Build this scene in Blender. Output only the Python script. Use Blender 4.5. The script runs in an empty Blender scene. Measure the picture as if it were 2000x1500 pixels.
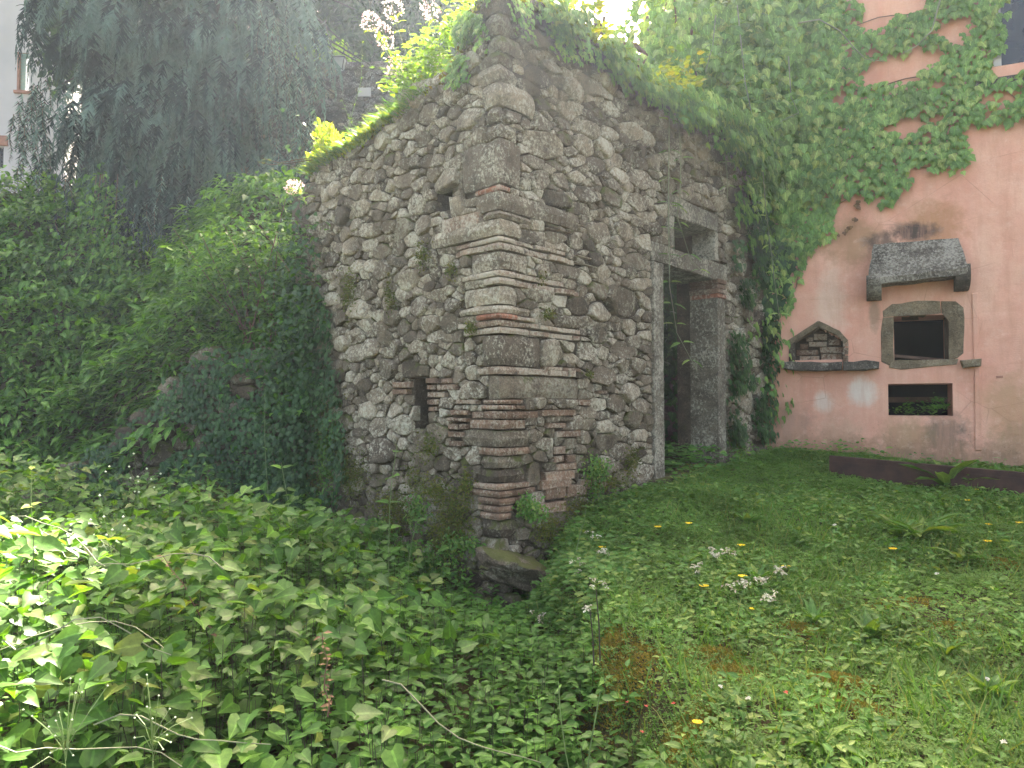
import bpy, bmesh, math, random
import numpy as np
from mathutils import Vector, Matrix, noise as mn

sc = bpy.context.scene
COL = sc.collection
RNG = np.random.default_rng(7)
random.seed(11)
F = 1480.0
PITCH = math.radians(1.75)
EYE = Vector((0, 0, 1.6))

# ------------------------------------------------------------------ camera, sky, sun
cam_d = bpy.data.cameras.new('camera')
cam = bpy.data.objects.new('camera', cam_d)
COL.objects.link(cam)
cam.location = EYE
cam.rotation_euler = (math.radians(90) + PITCH, 0, 0)
cam_d.sensor_width = 36
cam_d.lens = 36 * F / 2000
cam_d.clip_start = 0.05
cam_d.clip_end = 2000
sc.camera = cam

SUN_EL, SUN_AZ = 47.0, 12.0       # azimuth measured from +Y towards +X
world = bpy.data.worlds.new('World')
sc.world = world
world.use_nodes = True
wn = world.node_tree.nodes
sky = wn.new('ShaderNodeTexSky')
sky.sky_type = 'NISHITA'
sky.sun_disc = False
sky.sun_elevation = math.radians(SUN_EL)
sky.sun_rotation = math.radians(SUN_AZ)
sky.dust_density = 6.0
sky.air_density = 0.55
sky.ozone_density = 0.3
bg = wn['Background']
bg.inputs['Strength'].default_value = 0.15
tint = wn.new('ShaderNodeMix')          # hazy white sky; the warm tint also balances out the blue cast
tint.data_type = 'RGBA'; tint.blend_type = 'MULTIPLY'
tint.inputs[0].default_value = 1.0
tint.inputs[7].default_value = (1.0, 0.90, 0.74, 1)
world.node_tree.links.new(sky.outputs['Color'], tint.inputs[6])
world.node_tree.links.new(tint.outputs[2], bg.inputs['Color'])

sun_d = bpy.data.lights.new('sun', 'SUN')
sun = bpy.data.objects.new('sun', sun_d)
COL.objects.link(sun)
sun_d.energy = 5.0
sun_d.angle = math.radians(0.53)
sun_d.color = (1.0, 0.93, 0.8)
_e, _a = math.radians(SUN_EL), math.radians(SUN_AZ)
SUNV = Vector((math.sin(_a) * math.cos(_e), math.cos(_a) * math.cos(_e), math.sin(_e)))
sun.rotation_euler = SUNV.to_track_quat('Z', 'Y').to_euler()
sun.location = (0, 10, 20)
sc.view_settings.view_transform = 'Standard'
sc.view_settings.look = 'None'
sc.view_settings.gamma = 1
sc.view_settings.use_curve_mapping = False
sc.view_settings.exposure = 3.42
HAZE = 0.0015

# ------------------------------------------------------------------ projection helpers
def ray(px, py):
    xc, zc = (px - 1000) / F, -(py - 750) / F
    y = math.cos(PITCH) - zc * math.sin(PITCH)
    z = math.sin(PITCH) + zc * math.cos(PITCH)
    return Vector((xc / y, 1.0, z / y))

def at(px, py, Y):
    return EYE + ray(px, py) * Y

def smooth(a, b, x):
    t = np.clip((np.asarray(x, float) - a) / (b - a), 0, 1)
    return t * t * (3 - 2 * t)

class Face:
    """a vertical plane: s runs along it, z is the height, d is the distance out of it"""
    def __init__(s, O, ang, flip=False):
        a = math.radians(ang)
        s.O = Vector((O[0], O[1], 0))
        s.u = Vector((math.cos(a), math.sin(a), 0))
        n = Vector((s.u.y, -s.u.x, 0))
        s.n = -n if flip else n
    def p(s, a, z, d=0.0):
        return s.O + s.u * a + s.n * d + Vector((0, 0, z))
    def px(s, x, y, d=0.0):
        r = ray(x, y)
        o = s.O + s.n * d
        t = (o - Vector((0, 0, 0))).dot(s.n) / r.dot(s.n)
        q = EYE + r * t
        return ((q - s.O).dot(s.u), q.z)
    def poly(s, pts, d=0.0):
        return [s.px(x, y, d) for x, y in pts]

CORNER = (-0.088, 5.2)
RF = Face(CORNER, 48)                 # doorway side of the ruin
LF = Face(CORNER, 135, flip=True)     # left side of the ruin
PF = Face((2.80, 8.44), -25)          # pink house front
SWF = Face((-5.0, 12.0), 0)           # terrace wall far behind
LWF = Face((-1.6, 7.0), 176, flip=True)   # low wall left of the ruin

# ------------------------------------------------------------------ noise
def _hash(i, j, k):
    n = (i * 374761393 + j * 668265263 + k * 2147483647) & 0xFFFFFFFF
    n = ((n ^ (n >> 13)) * 1274126177) & 0xFFFFFFFF
    return ((n ^ (n >> 16)) & 0xFFFF) / 65535.0
def vnoise(x, y, z=0.0):
    x, y, z = np.broadcast_arrays(np.asarray(x, float), np.asarray(y, float), np.asarray(z, float))
    xi, yi, zi = np.floor(x).astype(np.int64), np.floor(y).astype(np.int64), np.floor(z).astype(np.int64)
    fx, fy, fz = x - xi, y - yi, z - zi
    fx, fy, fz = [t * t * (3 - 2 * t) for t in (fx, fy, fz)]
    r = 0
    for dx in (0, 1):
        for dy in (0, 1):
            for dz in (0, 1):
                w = (fx if dx else 1 - fx) * (fy if dy else 1 - fy) * (fz if dz else 1 - fz)
                r = r + w * _hash(xi + dx, yi + dy, zi + dz)
    return r * 2 - 1
def fbm(x, y, z=0.0, o=3):
    r, a = 0, 1.0
    x, y, z = np.asarray(x, float), np.asarray(y, float), np.asarray(z, float)
    for k in range(o):
        r = r + a * vnoise(x * 2 ** k + 17.3 * k, y * 2 ** k + 5.1 * k, z * 2 ** k)
        a *= 0.5
    return r

# ------------------------------------------------------------------ ground height
def edge_m(x, y):
    """0 in the low nettle bed on the left, 1 on the lawn terrace on the right"""
    x, y = np.asarray(x, float), np.asarray(y, float)
    ex = np.interp(y, [-5, 2.3, 3.6, 5.0, 5.4], [0.55, 0.42, 0.30, 0.12, 0.12]) + 0.05 * np.sin(y * 5)
    return smooth(-0.10, 0.28, x - ex)
def H(x, y):
    x, y = np.asarray(x, float), np.asarray(y, float)
    lawn = np.interp(y, [-10, 0, 2.3, 4, 5.2, 6.5, 8, 9, 11], [0.1, 0.32, 0.50, 0.62, 0.72, 0.88, 1.04, 1.12, 1.2])
    lawn = lawn + 0.045 * fbm(x * 0.9, y * 0.9, 3, 3)
    low = 0.16 + 0.1 * smooth(3, 6, y) + 0.06 * fbm(x * 0.8, y * 0.8, 9, 2)
    m = edge_m(x, y)
    # the ground dips towards the foot of the ruin's corner
    dc = np.hypot(x + 0.0, y - 5.1)
    lawn = lawn - 0.22 * np.exp(-(dc / 0.75) ** 2)
    z = low * (1 - m) + lawn * m
    # bank on the left
    side = 1 - smooth(-2.6, -1.75, x)
    lo = 6.55 + 0.2 * np.sin(x * 1.3)
    bank = 3.95 * smooth(lo, 10.0, y) * side
    bank = bank + side * 1.75 * np.exp(-(((x + 2.85) / 0.95) ** 2 + ((y - 8.0) / 1.0) ** 2))
    bank = bank + side * 0.1 * np.exp(-(((x + 6.6) / 1.1) ** 2 + ((y - 9.6) / 1.6) ** 2))
    bank = bank - side * 0.7 * np.exp(-(((x + 4.5) / 0.8) ** 2 + ((y - 9.0) / 1.2) ** 2))
    bank = bank + side * 0.16 * fbm(x * 1.1, y * 1.1, 1, 3) * smooth(6.5, 7.5, y)
    z = z + bank
    back = smooth(10.2, 11.5, y)
    z = z * (1 - back) + np.maximum(z, 4.0) * back
    up = smooth(12.25, 12.35, y) * smooth(-6.4, -6.2, x)
    return z * (1 - up) + 7.0 * up

def ground_px(px, py, lift=0.0, y0=1.2):
    r = ray(px, py)
    y = y0
    while y < 12:
        q = EYE + r * y
        if q.z <= float(H(q.x, q.y)) + lift:
            return Vector((q.x, q.y, float(H(q.x, q.y))))
        y += 0.02
    return EYE + r * 12

# ------------------------------------------------------------------ tagging
def tag(o, label=None, cat=None, group=None, kind=None):
    if label: o['label'] = label
    if cat: o['category'] = cat
    if group: o['group'] = group
    if kind: o['kind'] = kind
    return o
def thing(name, loc, label, cat, group=None):
    o = bpy.data.objects.new(name, None)
    o.empty_display_size = 0.1
    COL.objects.link(o)
    o.location = loc
    return tag(o, label, cat, group)
WLOC = {}
def wloc(o):
    v = Vector((0, 0, 0))
    while o is not None:
        v = v + o.location
        o = o.parent
    return v
def link(o, parent=None):
    COL.objects.link(o)
    if parent is not None:
        o.location = Vector(o.location) - wloc(parent)
        o.parent = parent
    return o

def mesh_np(name, V, Fs, mat, parent=None, rnd=None, smooth_sh=False, loc=(0, 0, 0), ret_mesh=False, rib=None):
    """V in world space, Fs: list of int arrays (m,k)"""
    V = np.asarray(V, np.float32) - np.asarray(loc, np.float32)
    me = bpy.data.meshes.new(name)
    me.vertices.add(len(V))
    me.vertices.foreach_set('co', V.ravel())
    Fs = [np.asarray(f, np.int32) for f in Fs if len(f)]
    tot = sum(f.size for f in Fs)
    npoly = sum(len(f) for f in Fs)
    me.loops.add(tot)
    me.polygons.add(npoly)
    me.loops.foreach_set('vertex_index', np.concatenate([f.ravel() for f in Fs]))
    sizes = np.concatenate([np.full(len(f), f.shape[1], np.int32) for f in Fs])
    starts = np.concatenate([[0], np.cumsum(sizes)[:-1]]).astype(np.int32)
    me.polygons.foreach_set('loop_start', starts)
    me.polygons.foreach_set('use_smooth', np.full(npoly, smooth_sh))
    if rnd is not None:
        a = me.attributes.new('rnd', 'FLOAT', 'POINT')
        a.data.foreach_set('value', np.asarray(rnd, np.float32))
    if rib is not None:
        a = me.attributes.new('rib', 'FLOAT', 'POINT')
        a.data.foreach_set('value', np.asarray(rib, np.float32))
    me.update(calc_edges=True)
    me.materials.append(mat)
    if ret_mesh:
        return me
    o = bpy.data.objects.new(name, me)
    o.location = loc
    return link(o, parent)

def mesh_py(name, V, Fc, mat, parent=None, smooth_sh=False, loc=None, recalc=True, rnd=None):
    c = Vector(loc) if loc is not None else sum((Vector(v) for v in V), Vector()) / len(V)
    me = bpy.data.meshes.new(name)
    me.from_pydata([tuple(Vector(v) - c) for v in V], [], Fc)
    if recalc:
        bm = bmesh.new(); bm.from_mesh(me)
        bmesh.ops.recalc_face_normals(bm, faces=bm.faces)
        bm.to_mesh(me); bm.free()
    if smooth_sh:
        me.polygons.foreach_set('use_smooth', [True] * len(me.polygons))
    if rnd is not None:
        a = me.attributes.new('rnd', 'FLOAT', 'POINT')
        a.data.foreach_set('value', np.asarray(rnd, np.float32))
    me.materials.append(mat)
    o = bpy.data.objects.new(name, me)
    o.location = c
    return link(o, parent)

class MB:
    def __init__(s): s.V, s.F, s.R = [], [], []
    def add(s, V, Fc, r=0.0):
        b = len(s.V)
        s.V += [Vector(v) for v in V]
        s.F += [tuple(i + b for i in f) for f in Fc]
        s.R += [r] * len(V)
    def box(s, c, sx, sy, sz, rot=None, r=0.0):
        R = rot or Matrix.Identity(3)
        V = [Vector(c) + R @ Vector((x * sx / 2, y * sy / 2, z * sz / 2)) for x in (-1, 1) for y in (-1, 1) for z in (-1, 1)]
        s.add(V, [(0, 1, 3, 2), (4, 6, 7, 5), (0, 4, 5, 1), (2, 3, 7, 6), (0, 2, 6, 4), (1, 5, 7, 3)], r)
    def tube(s, pts, r0, r1=None, n=5, rr=0.0, cap=True):
        pts = [Vector(p) for p in pts]
        if r1 is None: r1 = r0
        rings = []
        for i, p in enumerate(pts):
            d = (pts[min(i + 1, len(pts) - 1)] - pts[max(i - 1, 0)]).normalized()
            a = d.orthogonal().normalized() if i == 0 else (a - d * a.dot(d)).normalized()
            b = d.cross(a)
            r = r0 + (r1 - r0) * i / max(1, len(pts) - 1)
            rings.append([p + (a * math.cos(2 * math.pi * k / n) + b * math.sin(2 * math.pi * k / n)) * r for k in range(n)])
        V = [v for R in rings for v in R]
        Fc = []
        for i in range(len(pts) - 1):
            for k in range(n):
                Fc.append((i * n + k, i * n + (k + 1) % n, (i + 1) * n + (k + 1) % n, (i + 1) * n + k))
        if cap:
            Fc.append(tuple(range(n - 1, -1, -1)))
            Fc.append(tuple((len(pts) - 1) * n + k for k in range(n)))
        s.add(V, Fc, rr)
    def build(s, name, mat, parent=None, smooth_sh=False, loc=None, recalc=True):
        return mesh_py(name, s.V, s.F, mat, parent, smooth_sh, loc, recalc, rnd=s.R)

# ------------------------------------------------------------------ materials
def newmat(name):
    m = bpy.data.materials.new(name)
    m.use_nodes = True
    nt = m.node_tree
    return m, nt, nt.nodes['Principled BSDF'], nt.nodes['Material Output']
def N(nt, t, **kw):
    n = nt.nodes.new(t)
    for k, v in kw.items():
        if k in n.inputs: n.inputs[k].default_value = v
        else: setattr(n, k, v)
    return n
def ramp(nt, fac, stops, interp='LINEAR'):
    r = nt.nodes.new('ShaderNodeValToRGB')
    r.color_ramp.interpolation = interp
    e = r.color_ramp.elements
    while len(e) < len(stops): e.new(0.5)
    for i, (p, c) in enumerate(stops):
        e[i].position = p
        e[i].color = (c[0], c[1], c[2], 1) if hasattr(c, '__len__') else (c, c, c, 1)
    nt.links.new(fac, r.inputs['Fac'])
    return r.outputs['Color']
def mixc(nt, fac, a, b, mode='MIX'):
    m = nt.nodes.new('ShaderNodeMix')
    m.data_type = 'RGBA'; m.blend_type = mode
    for sock, v in ((m.inputs[0], fac), (m.inputs[6], a), (m.inputs[7], b)):
        if hasattr(v, 'is_linked'): nt.links.new(v, sock)
        elif hasattr(v, '__len__'): sock.default_value = (v[0], v[1], v[2], 1)
        else: sock.default_value = v
    return m.outputs[2]
def math_(nt, op, a, b=0.0, c=0.0):
    m = nt.nodes.new('ShaderNodeMath'); m.operation = op
    for s_, v in zip(m.inputs, (a, b, c)):
        if hasattr(v, 'is_linked'): nt.links.new(v, s_)
        else: s_.default_value = v
    return m.outputs[0]
def pos(nt, scale=(1, 1, 1)):
    g = nt.nodes.new('ShaderNodeNewGeometry')
    mp = nt.nodes.new('ShaderNodeMapping')
    mp.inputs['Scale'].default_value = scale
    nt.links.new(g.outputs['Position'], mp.inputs['Vector'])
    return mp.outputs['Vector']
def noise(nt, vec, scale, detail=4, rough=0.55, dist=0.0):
    n = N(nt, 'ShaderNodeTexNoise')
    n.inputs['Scale'].default_value = scale
    n.inputs['Detail'].default_value = detail
    n.inputs['Roughness'].default_value = rough
    n.inputs['Distortion'].default_value = dist
    nt.links.new(vec, n.inputs['Vector'])
    return n.outputs['Fac']
def vor(nt, vec, scale, feat='F1', out='Distance'):
    n = N(nt, 'ShaderNodeTexVoronoi', feature=feat)
    n.inputs['Scale'].default_value = scale
    nt.links.new(vec, n.inputs['Vector'])
    return n.outputs[out]
def rnd_fac(nt):
    a = N(nt, 'ShaderNodeAttribute', attribute_name='rnd')
    oi = N(nt, 'ShaderNodeObjectInfo')
    return math_(nt, 'FRACT', math_(nt, 'ADD', a.outputs['Fac'], oi.outputs['Random']))
def bump(nt, h, strength, dist, bsdf, prev=None):
    b = N(nt, 'ShaderNodeBump')
    b.inputs['Strength'].default_value = strength
    b.inputs['Distance'].default_value = dist
    nt.links.new(h, b.inputs['Height'])
    if prev is not None: nt.links.new(prev, b.inputs['Normal'])
    nt.links.new(b.outputs['Normal'], bsdf.inputs['Normal'])
    return b.outputs['Normal']

def leaf_mat(name, cols, trans=0.35, rough=0.58, tcol=(1.6, 1.7, 0.4), spec=0.22):
    m, nt, bs, out = newmat(name)
    f = rnd_fac(nt)
    c = ramp(nt, f, [(i / (len(cols) - 1), k) for i, k in enumerate(cols)])
    nz = noise(nt, pos(nt), 2.3, 3)
    c2 = mixc(nt, 1.0, c, ramp(nt, nz, [(0.3, 0.72), (0.7, 1.3)]), 'MULTIPLY')
    rb_ = N(nt, 'ShaderNodeAttribute', attribute_name='rib')
    c2 = mixc(nt, 1.0, c2, ramp(nt, rb_.outputs['Fac'], [(0.0, 0.90), (0.86, 0.97), (0.93, 1.45), (1.0, 1.5)]), 'MULTIPLY')
    c2 = mixc(nt, 1.0, c2, ramp(nt, noise(nt, pos(nt), 55, 4, 0.65), [(0.35, 0.80), (0.65, 1.18)]), 'MULTIPLY')
    bs.inputs['Roughness'].default_value = rough
    bs.inputs['Specular IOR Level'].default_value = spec
    nt.links.new(c2, bs.inputs['Base Color'])
    tr = N(nt, 'ShaderNodeBsdfTranslucent')
    nt.links.new(mixc(nt, 1.0, c2, tcol, 'MULTIPLY'), tr.inputs['Color'])
    mx = N(nt, 'ShaderNodeMixShader')
    mx.inputs[0].default_value = trans
    nt.links.new(bs.outputs[0], mx.inputs[1])
    nt.links.new(tr.outputs[0], mx.inputs[2])
    nt.links.new(mx.outputs[0], out.inputs['Surface'])
    return m

def stone_mat(name, dark, light, lichen, lich_amt=0.5, brickish=None, bumpd=0.012, moss=0.0):
    m, nt, bs, out = newmat(name)
    f = rnd_fac(nt)
    p = pos(nt)
    base = ramp(nt, f, [(0, dark), (0.45, [(a + b) / 2 for a, b in zip(dark, light)]), (1, light)])
    big = noise(nt, p, 7, 5, 0.6)
    base = mixc(nt, 1.0, base, ramp(nt, big, [(0.3, 0.55), (0.7, 1.35)]), 'MULTIPLY')
    # mineral grain
    gr = noise(nt, p, 90, 3, 0.6)
    base = mixc(nt, 1.0, base, ramp(nt, gr, [(0.35, 0.7), (0.65, 1.25)]), 'MULTIPLY')
    # lichen: crusty pale patches, more of them on some stones
    l1 = noise(nt, p, 38, 6, 0.75, 0.5)
    l2 = noise(nt, p, 4.5, 3, 0.5)
    amt = math_(nt, 'ADD', math_(nt, 'MULTIPLY', l2, 0.45), math_(nt, 'MULTIPLY', f, 0.10))
    s = math_(nt, 'ADD', l1, math_(nt, 'ADD', amt, lich_amt * 0.34 - 0.40))
    lm = ramp(nt, s, [(0.48, 0.0), (0.62, 0.9)])
    base = mixc(nt, lm, base, mixc(nt, gr, [c * 0.75 for c in lichen], [min(1, c * 1.2) for c in lichen]))
    # dark crust
    d1 = noise(nt, p, 13, 5, 0.7)
    base = mixc(nt, ramp(nt, d1, [(0.60, 0.0), (0.70, 0.75)]), base, (0.045, 0.04, 0.034))
    if moss:
        g = N(nt, 'ShaderNodeNewGeometry')
        sx = N(nt, 'ShaderNodeSeparateXYZ')
        nt.links.new(g.outputs['Normal'], sx.inputs[0])
        mm = math_(nt, 'ADD', math_(nt, 'MULTIPLY', sx.outputs['Z'], 0.25), noise(nt, p, 6, 5, 0.65))
        base = mixc(nt, ramp(nt, mm, [(0.66 - moss * 0.2, 0.0), (0.76 - moss * 0.2, 0.85)]), base, (0.075, 0.085, 0.02))
    nt.links.new(base, bs.inputs['Base Color'])
    bs.inputs['Roughness'].default_value = 0.92
    bs.inputs['Specular IOR Level'].default_value = 0.2
    h = math_(nt, 'ADD', math_(nt, 'MULTIPLY', noise(nt, p, 18, 6, 0.65), 1.0), math_(nt, 'MULTIPLY', l1, 0.35))
    bump(nt, h, 0.9, bumpd * 2, bs)
    return m

M = {}
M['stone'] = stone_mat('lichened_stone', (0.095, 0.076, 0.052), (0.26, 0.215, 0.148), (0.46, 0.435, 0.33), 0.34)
M['stone_dark'] = stone_mat('dark_mossy_stone', (0.07, 0.055, 0.038), (0.16, 0.13, 0.088), (0.28, 0.26, 0.19), 0.28, moss=0.25)  # darker copy of the stone, with moss
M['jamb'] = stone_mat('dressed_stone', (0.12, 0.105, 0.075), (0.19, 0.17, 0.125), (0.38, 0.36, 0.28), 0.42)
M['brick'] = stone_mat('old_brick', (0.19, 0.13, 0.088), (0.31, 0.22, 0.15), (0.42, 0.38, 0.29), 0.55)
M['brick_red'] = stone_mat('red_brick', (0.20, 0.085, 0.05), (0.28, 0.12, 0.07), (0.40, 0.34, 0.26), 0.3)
M['brick_low'] = stone_mat('muted_brick', (0.13, 0.085, 0.055), (0.24, 0.155, 0.10), (0.36, 0.31, 0.23), 0.38)  # duller, darker copy of the brick
M['mortar'] = stone_mat('earth_mortar', (0.07, 0.055, 0.038), (0.105, 0.084, 0.058), (0.22, 0.19, 0.14), 0.15, bumpd=0.02, moss=0.05)
M['hood'] = stone_mat('weathered_sandstone', (0.085, 0.075, 0.06), (0.12, 0.105, 0.08), (0.33, 0.31, 0.25), 0.34)
M['oven_stone'] = stone_mat('grey_brown_sandstone', (0.15, 0.118, 0.072), (0.22, 0.175, 0.11), (0.27, 0.235, 0.16), 0.2)
M['terrace_stone'] = stone_mat('far_stone', (0.05, 0.042, 0.038), (0.11, 0.095, 0.085), (0.3, 0.29, 0.26), 0.30)

def pink_mat():
    m, nt, bs, out = newmat('pink_plaster')
    p = pos(nt)
    c = ramp(nt, noise(nt, p, 1.1, 5, 0.6), [(0.3, (0.56, 0.265, 0.185)), (0.5, (0.64, 0.34, 0.24)), (0.72, (0.69, 0.43, 0.31))])
    c = mixc(nt, ramp(nt, noise(nt, pos(nt, (1, 1, 0.35)), 2.6, 6, 0.65), [(0.45, 0), (0.75, 0.5)]), c, (0.66, 0.46, 0.33))
    c = mixc(nt, ramp(nt, noise(nt, p, 60, 4, 0.7), [(0.4, 0.0), (0.8, 0.25)]), c, (0.42, 0.22, 0.16))
    g = N(nt, 'ShaderNodeNewGeometry')
    # soot and damp stains, each with a shape and place of its own
    def stain(c, at3, rad, col, amount, sc=6, squash=(1, 1, 1)):
        sub = N(nt, 'ShaderNodeVectorMath', operation='SUBTRACT')
        nt.links.new(g.outputs['Position'], sub.inputs[0]); sub.inputs[1].default_value = at3
        mul = N(nt, 'ShaderNodeVectorMath', operation='MULTIPLY')
        nt.links.new(sub.outputs[0], mul.inputs[0]); mul.inputs[1].default_value = squash
        ln = N(nt, 'ShaderNodeVectorMath', operation='LENGTH')
        nt.links.new(mul.outputs[0], ln.inputs[0])
        v = math_(nt, 'SUBTRACT', 1.0, math_(nt, 'DIVIDE', ln.outputs['Value'], rad))
        v = math_(nt, 'ADD', v, math_(nt, 'MULTIPLY', math_(nt, 'SUBTRACT', noise(nt, p, sc, 6, 0.7), 0.5), 1.5))
        return mixc(nt, ramp(nt, v, [(0.0, 0.0), (0.55, amount)]), c, col)
    def P3(x, y): q = PF.p(*PF.px(x, y), 0); return tuple(q)
    c = stain(c, P3(1665, 470), 0.34, (0.33, 0.20, 0.11), 0.8)
    c = stain(c, P3(1820, 440), 0.34, (0.36, 0.19, 0.09), 0.75)
    c = stain(c, P3(1785, 452), 0.28, (0.06, 0.05, 0.045), 0.95, 9, (1, 1, 2.2))
    c = stain(c, P3(1720, 470), 0.2, (0.07, 0.06, 0.05), 0.8, 9, (1, 1, 1.5))
    c = stain(c, P3(1990, 800), 0.42, (0.38, 0.25, 0.13), 0.65)
    c = stain(c, P3(1990, 870), 0.3, (0.30, 0.21, 0.12), 0.7)
    c = stain(c, P3(1845, 850), 0.26, (0.11, 0.10, 0.075), 0.8, 8)
    c = stain(c, P3(1770, 855), 0.30, (0.30, 0.22, 0.11), 0.65, 8)
    c = stain(c, P3(1545, 830), 0.30, (0.26, 0.18, 0.13), 0.6, 10)
    c = stain(c, P3(1640, 855), 0.30, (0.42, 0.30, 0.2), 0.5, 8)
    c = stain(c, P3(1682, 765), 0.17, (0.64, 0.58, 0.49), 0.8, 5, (1, 1, 0.8))
    c = stain(c, P3(1605, 785), 0.12, (0.64, 0.58, 0.49), 0.6, 5, (1, 1, 0.8))
    c = stain(c, P3(1625, 590), 0.3, (0.66, 0.52, 0.40), 0.55, 5, (1.6, 1, 0.6))
    c = stain(c, P3(1708, 610), 0.14, (0.28, 0.2, 0.13), 0.7, 7, (2.5, 1, 0.6))
    c = stain(c, P3(1700, 905), 0.42, (0.30, 0.18, 0.11), 0.7, 8, (0.22, 0.5, 1.3))
    c = stain(c, P3(1560, 885), 0.40, (0.32, 0.20, 0.125), 0.7, 8, (0.4, 0.5, 1.3))
    c = stain(c, P3(1900, 915), 0.42, (0.24, 0.16, 0.10), 0.8, 8, (0.3, 0.5, 1.3))
    # hairline cracks and trowel marks
    ck = vor(nt, pos(nt, (1, 1, 1.3)), 1.3, 'DISTANCE_TO_EDGE')
    ckm = math_(nt, 'MULTIPLY', ramp(nt, ck, [(0.0, 1.0), (0.006, 0.0)]), ramp(nt, noise(nt, p, 1.7, 3), [(0.48, 0.0), (0.6, 0.55)]))
    c = mixc(nt, ckm, c, (0.30, 0.15, 0.10))
    c = mixc(nt, ramp(nt, noise(nt, pos(nt, (3.5, 3.5, 0.5)), 2.2, 6, 0.7), [(0.48, 0.0), (0.70, 0.6)]), c, (0.50, 0.27, 0.18))
    c = mixc(nt, ramp(nt, noise(nt, p, 9, 6, 0.75), [(0.55, 0.0), (0.75, 0.4)]), c, (0.74, 0.52, 0.40))
    # small pits and specks low on the wall
    sp = vor(nt, p, 34)
    sx = N(nt, 'ShaderNodeSeparateXYZ'); nt.links.new(g.outputs['Position'], sx.inputs[0])
    low = math_(nt, 'SUBTRACT', 1.0, math_(nt, 'MULTIPLY', math_(nt, 'SUBTRACT', sx.outputs['Z'], 1.1), 1.7))
    msk = math_(nt, 'MULTIPLY', ramp(nt, sp, [(0.10, 1.0), (0.2, 0.0)]), math_(nt, 'MULTIPLY', low, ramp(nt, noise(nt, p, 5, 3), [(0.45, 0.0), (0.6, 1.0)])))
    c = mixc(nt, math_(nt, 'MAXIMUM', math_(nt, 'MULTIPLY', msk, 0.8), 0.0), c, (0.15, 0.08, 0.05))
    nt.links.new(c, bs.inputs['Base Color'])
    bs.inputs['Roughness'].default_value = 0.95
    bs.inputs['Specular IOR Level'].default_value = 0.15
    h = math_(nt, 'ADD', noise(nt, p, 3.5, 5, 0.5), math_(nt, 'MULTIPLY', noise(nt, p, 70, 4, 0.7), 0.12))
    bump(nt, h, 0.6, 0.03, bs)
    return m
M['pink'] = pink_mat()

def plain(name, col, rough=0.8, var=0.25, sc_=8, metal=0.0, b=0.002):
    m, nt, bs, out = newmat(name)
    p = pos(nt)
    c = mixc(nt, 1.0, col, ramp(nt, noise(nt, p, sc_, 5, 0.6), [(0.3, 1 - var), (0.7, 1 + var)]), 'MULTIPLY')
    nt.links.new(c, bs.inputs['Base Color'])
    bs.inputs['Roughness'].default_value = rough
    bs.inputs['Metallic'].default_value = metal
    bump(nt, noise(nt, p, sc_ * 6, 4), 0.5, b, bs)
    return m
M['soot'] = plain('soot_and_recess_dark', (0.006, 0.0055, 0.005), 0.95, 0.4)  # near-black: soot plus the darkness of the recesses put into the colour
M['house_grey'] = plain('pale_grey_plaster', (0.46, 0.45, 0.44), 0.9, 0.12, 0.7)
M['terracotta'] = plain('terracotta_trim', (0.30, 0.15, 0.10), 0.8, 0.25)
M['shutter'] = plain('green_shutter_paint', (0.22, 0.38, 0.34), 0.5, 0.1)
M['rust'] = plain('brown_primer_steel', (0.052, 0.027, 0.019), 0.95, 0.45, 9)
M['white_paint'] = plain('white_glass', (0.75, 0.78, 0.78), 0.3, 0.05)
M['black_iron'] = plain('black_iron', (0.02, 0.02, 0.022), 0.5, 0.2)
M['pane'] = plain('frosted_lantern_pane', (0.35, 0.38, 0.36), 0.15, 0.1)
M['bark'] = plain('grey_bark', (0.035, 0.03, 0.025), 0.95, 0.5, 12, b=0.02)
M['twig'] = plain('brown_twig', (0.13, 0.075, 0.045), 0.8, 0.3, 20)
M['stem_green'] = plain('green_stem', (0.13, 0.19, 0.06), 0.6, 0.25, 20)
M['stem_dark'] = plain('dark_stem', (0.045, 0.035, 0.02), 0.7, 0.3, 20)
M['vine_stem'] = plain('pale_vine_stem', (0.20, 0.21, 0.12), 0.7, 0.3, 20)
M['old_wood'] = plain('brown_wood', (0.10, 0.055, 0.035), 0.8, 0.35, 14)
M['dark_glass'] = plain('dark_window', (0.012, 0.013, 0.016), 0.25, 0.2)
M['petal_white'] = leaf_mat('white_petal', [(0.70, 0.70, 0.60), (0.62, 0.60, 0.50), (0.78, 0.77, 0.70)], 0.3, 0.6, (1.1, 1.1, 1.0))
M['petal_cream'] = leaf_mat('cream_petal', [(0.55, 0.54, 0.38), (0.66, 0.64, 0.50), (0.45, 0.36, 0.28)], 0.3, 0.6, (1.1, 1.05, 0.9))
M['petal_pink'] = leaf_mat('pale_pink_petal', [(0.72, 0.55, 0.52), (0.80, 0.74, 0.70), (0.66, 0.36, 0.36), (0.82, 0.76, 0.70)], 0.3, 0.6, (1.1, 1.0, 1.0))
M['petal_yellow'] = leaf_mat('yellow_petal', [(0.80, 0.55, 0.02), (0.85, 0.65, 0.03)], 0.25, 0.5, (1.1, 1.0, 0.5))
M['petal_red'] = leaf_mat('red_leaf', [(0.45, 0.05, 0.03), (0.5, 0.12, 0.08), (0.38, 0.07, 0.05)], 0.25, 0.5, (1.2, 0.8, 0.6))
M['bud'] = plain('pale_green_bud', (0.42, 0.48, 0.30), 0.5, 0.2, 30)
M['dead'] = leaf_mat('dead_leaf', [(0.13, 0.075, 0.045), (0.19, 0.12, 0.06), (0.09, 0.055, 0.035)], 0.2, 0.7, (1.2, 0.9, 0.6))

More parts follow.
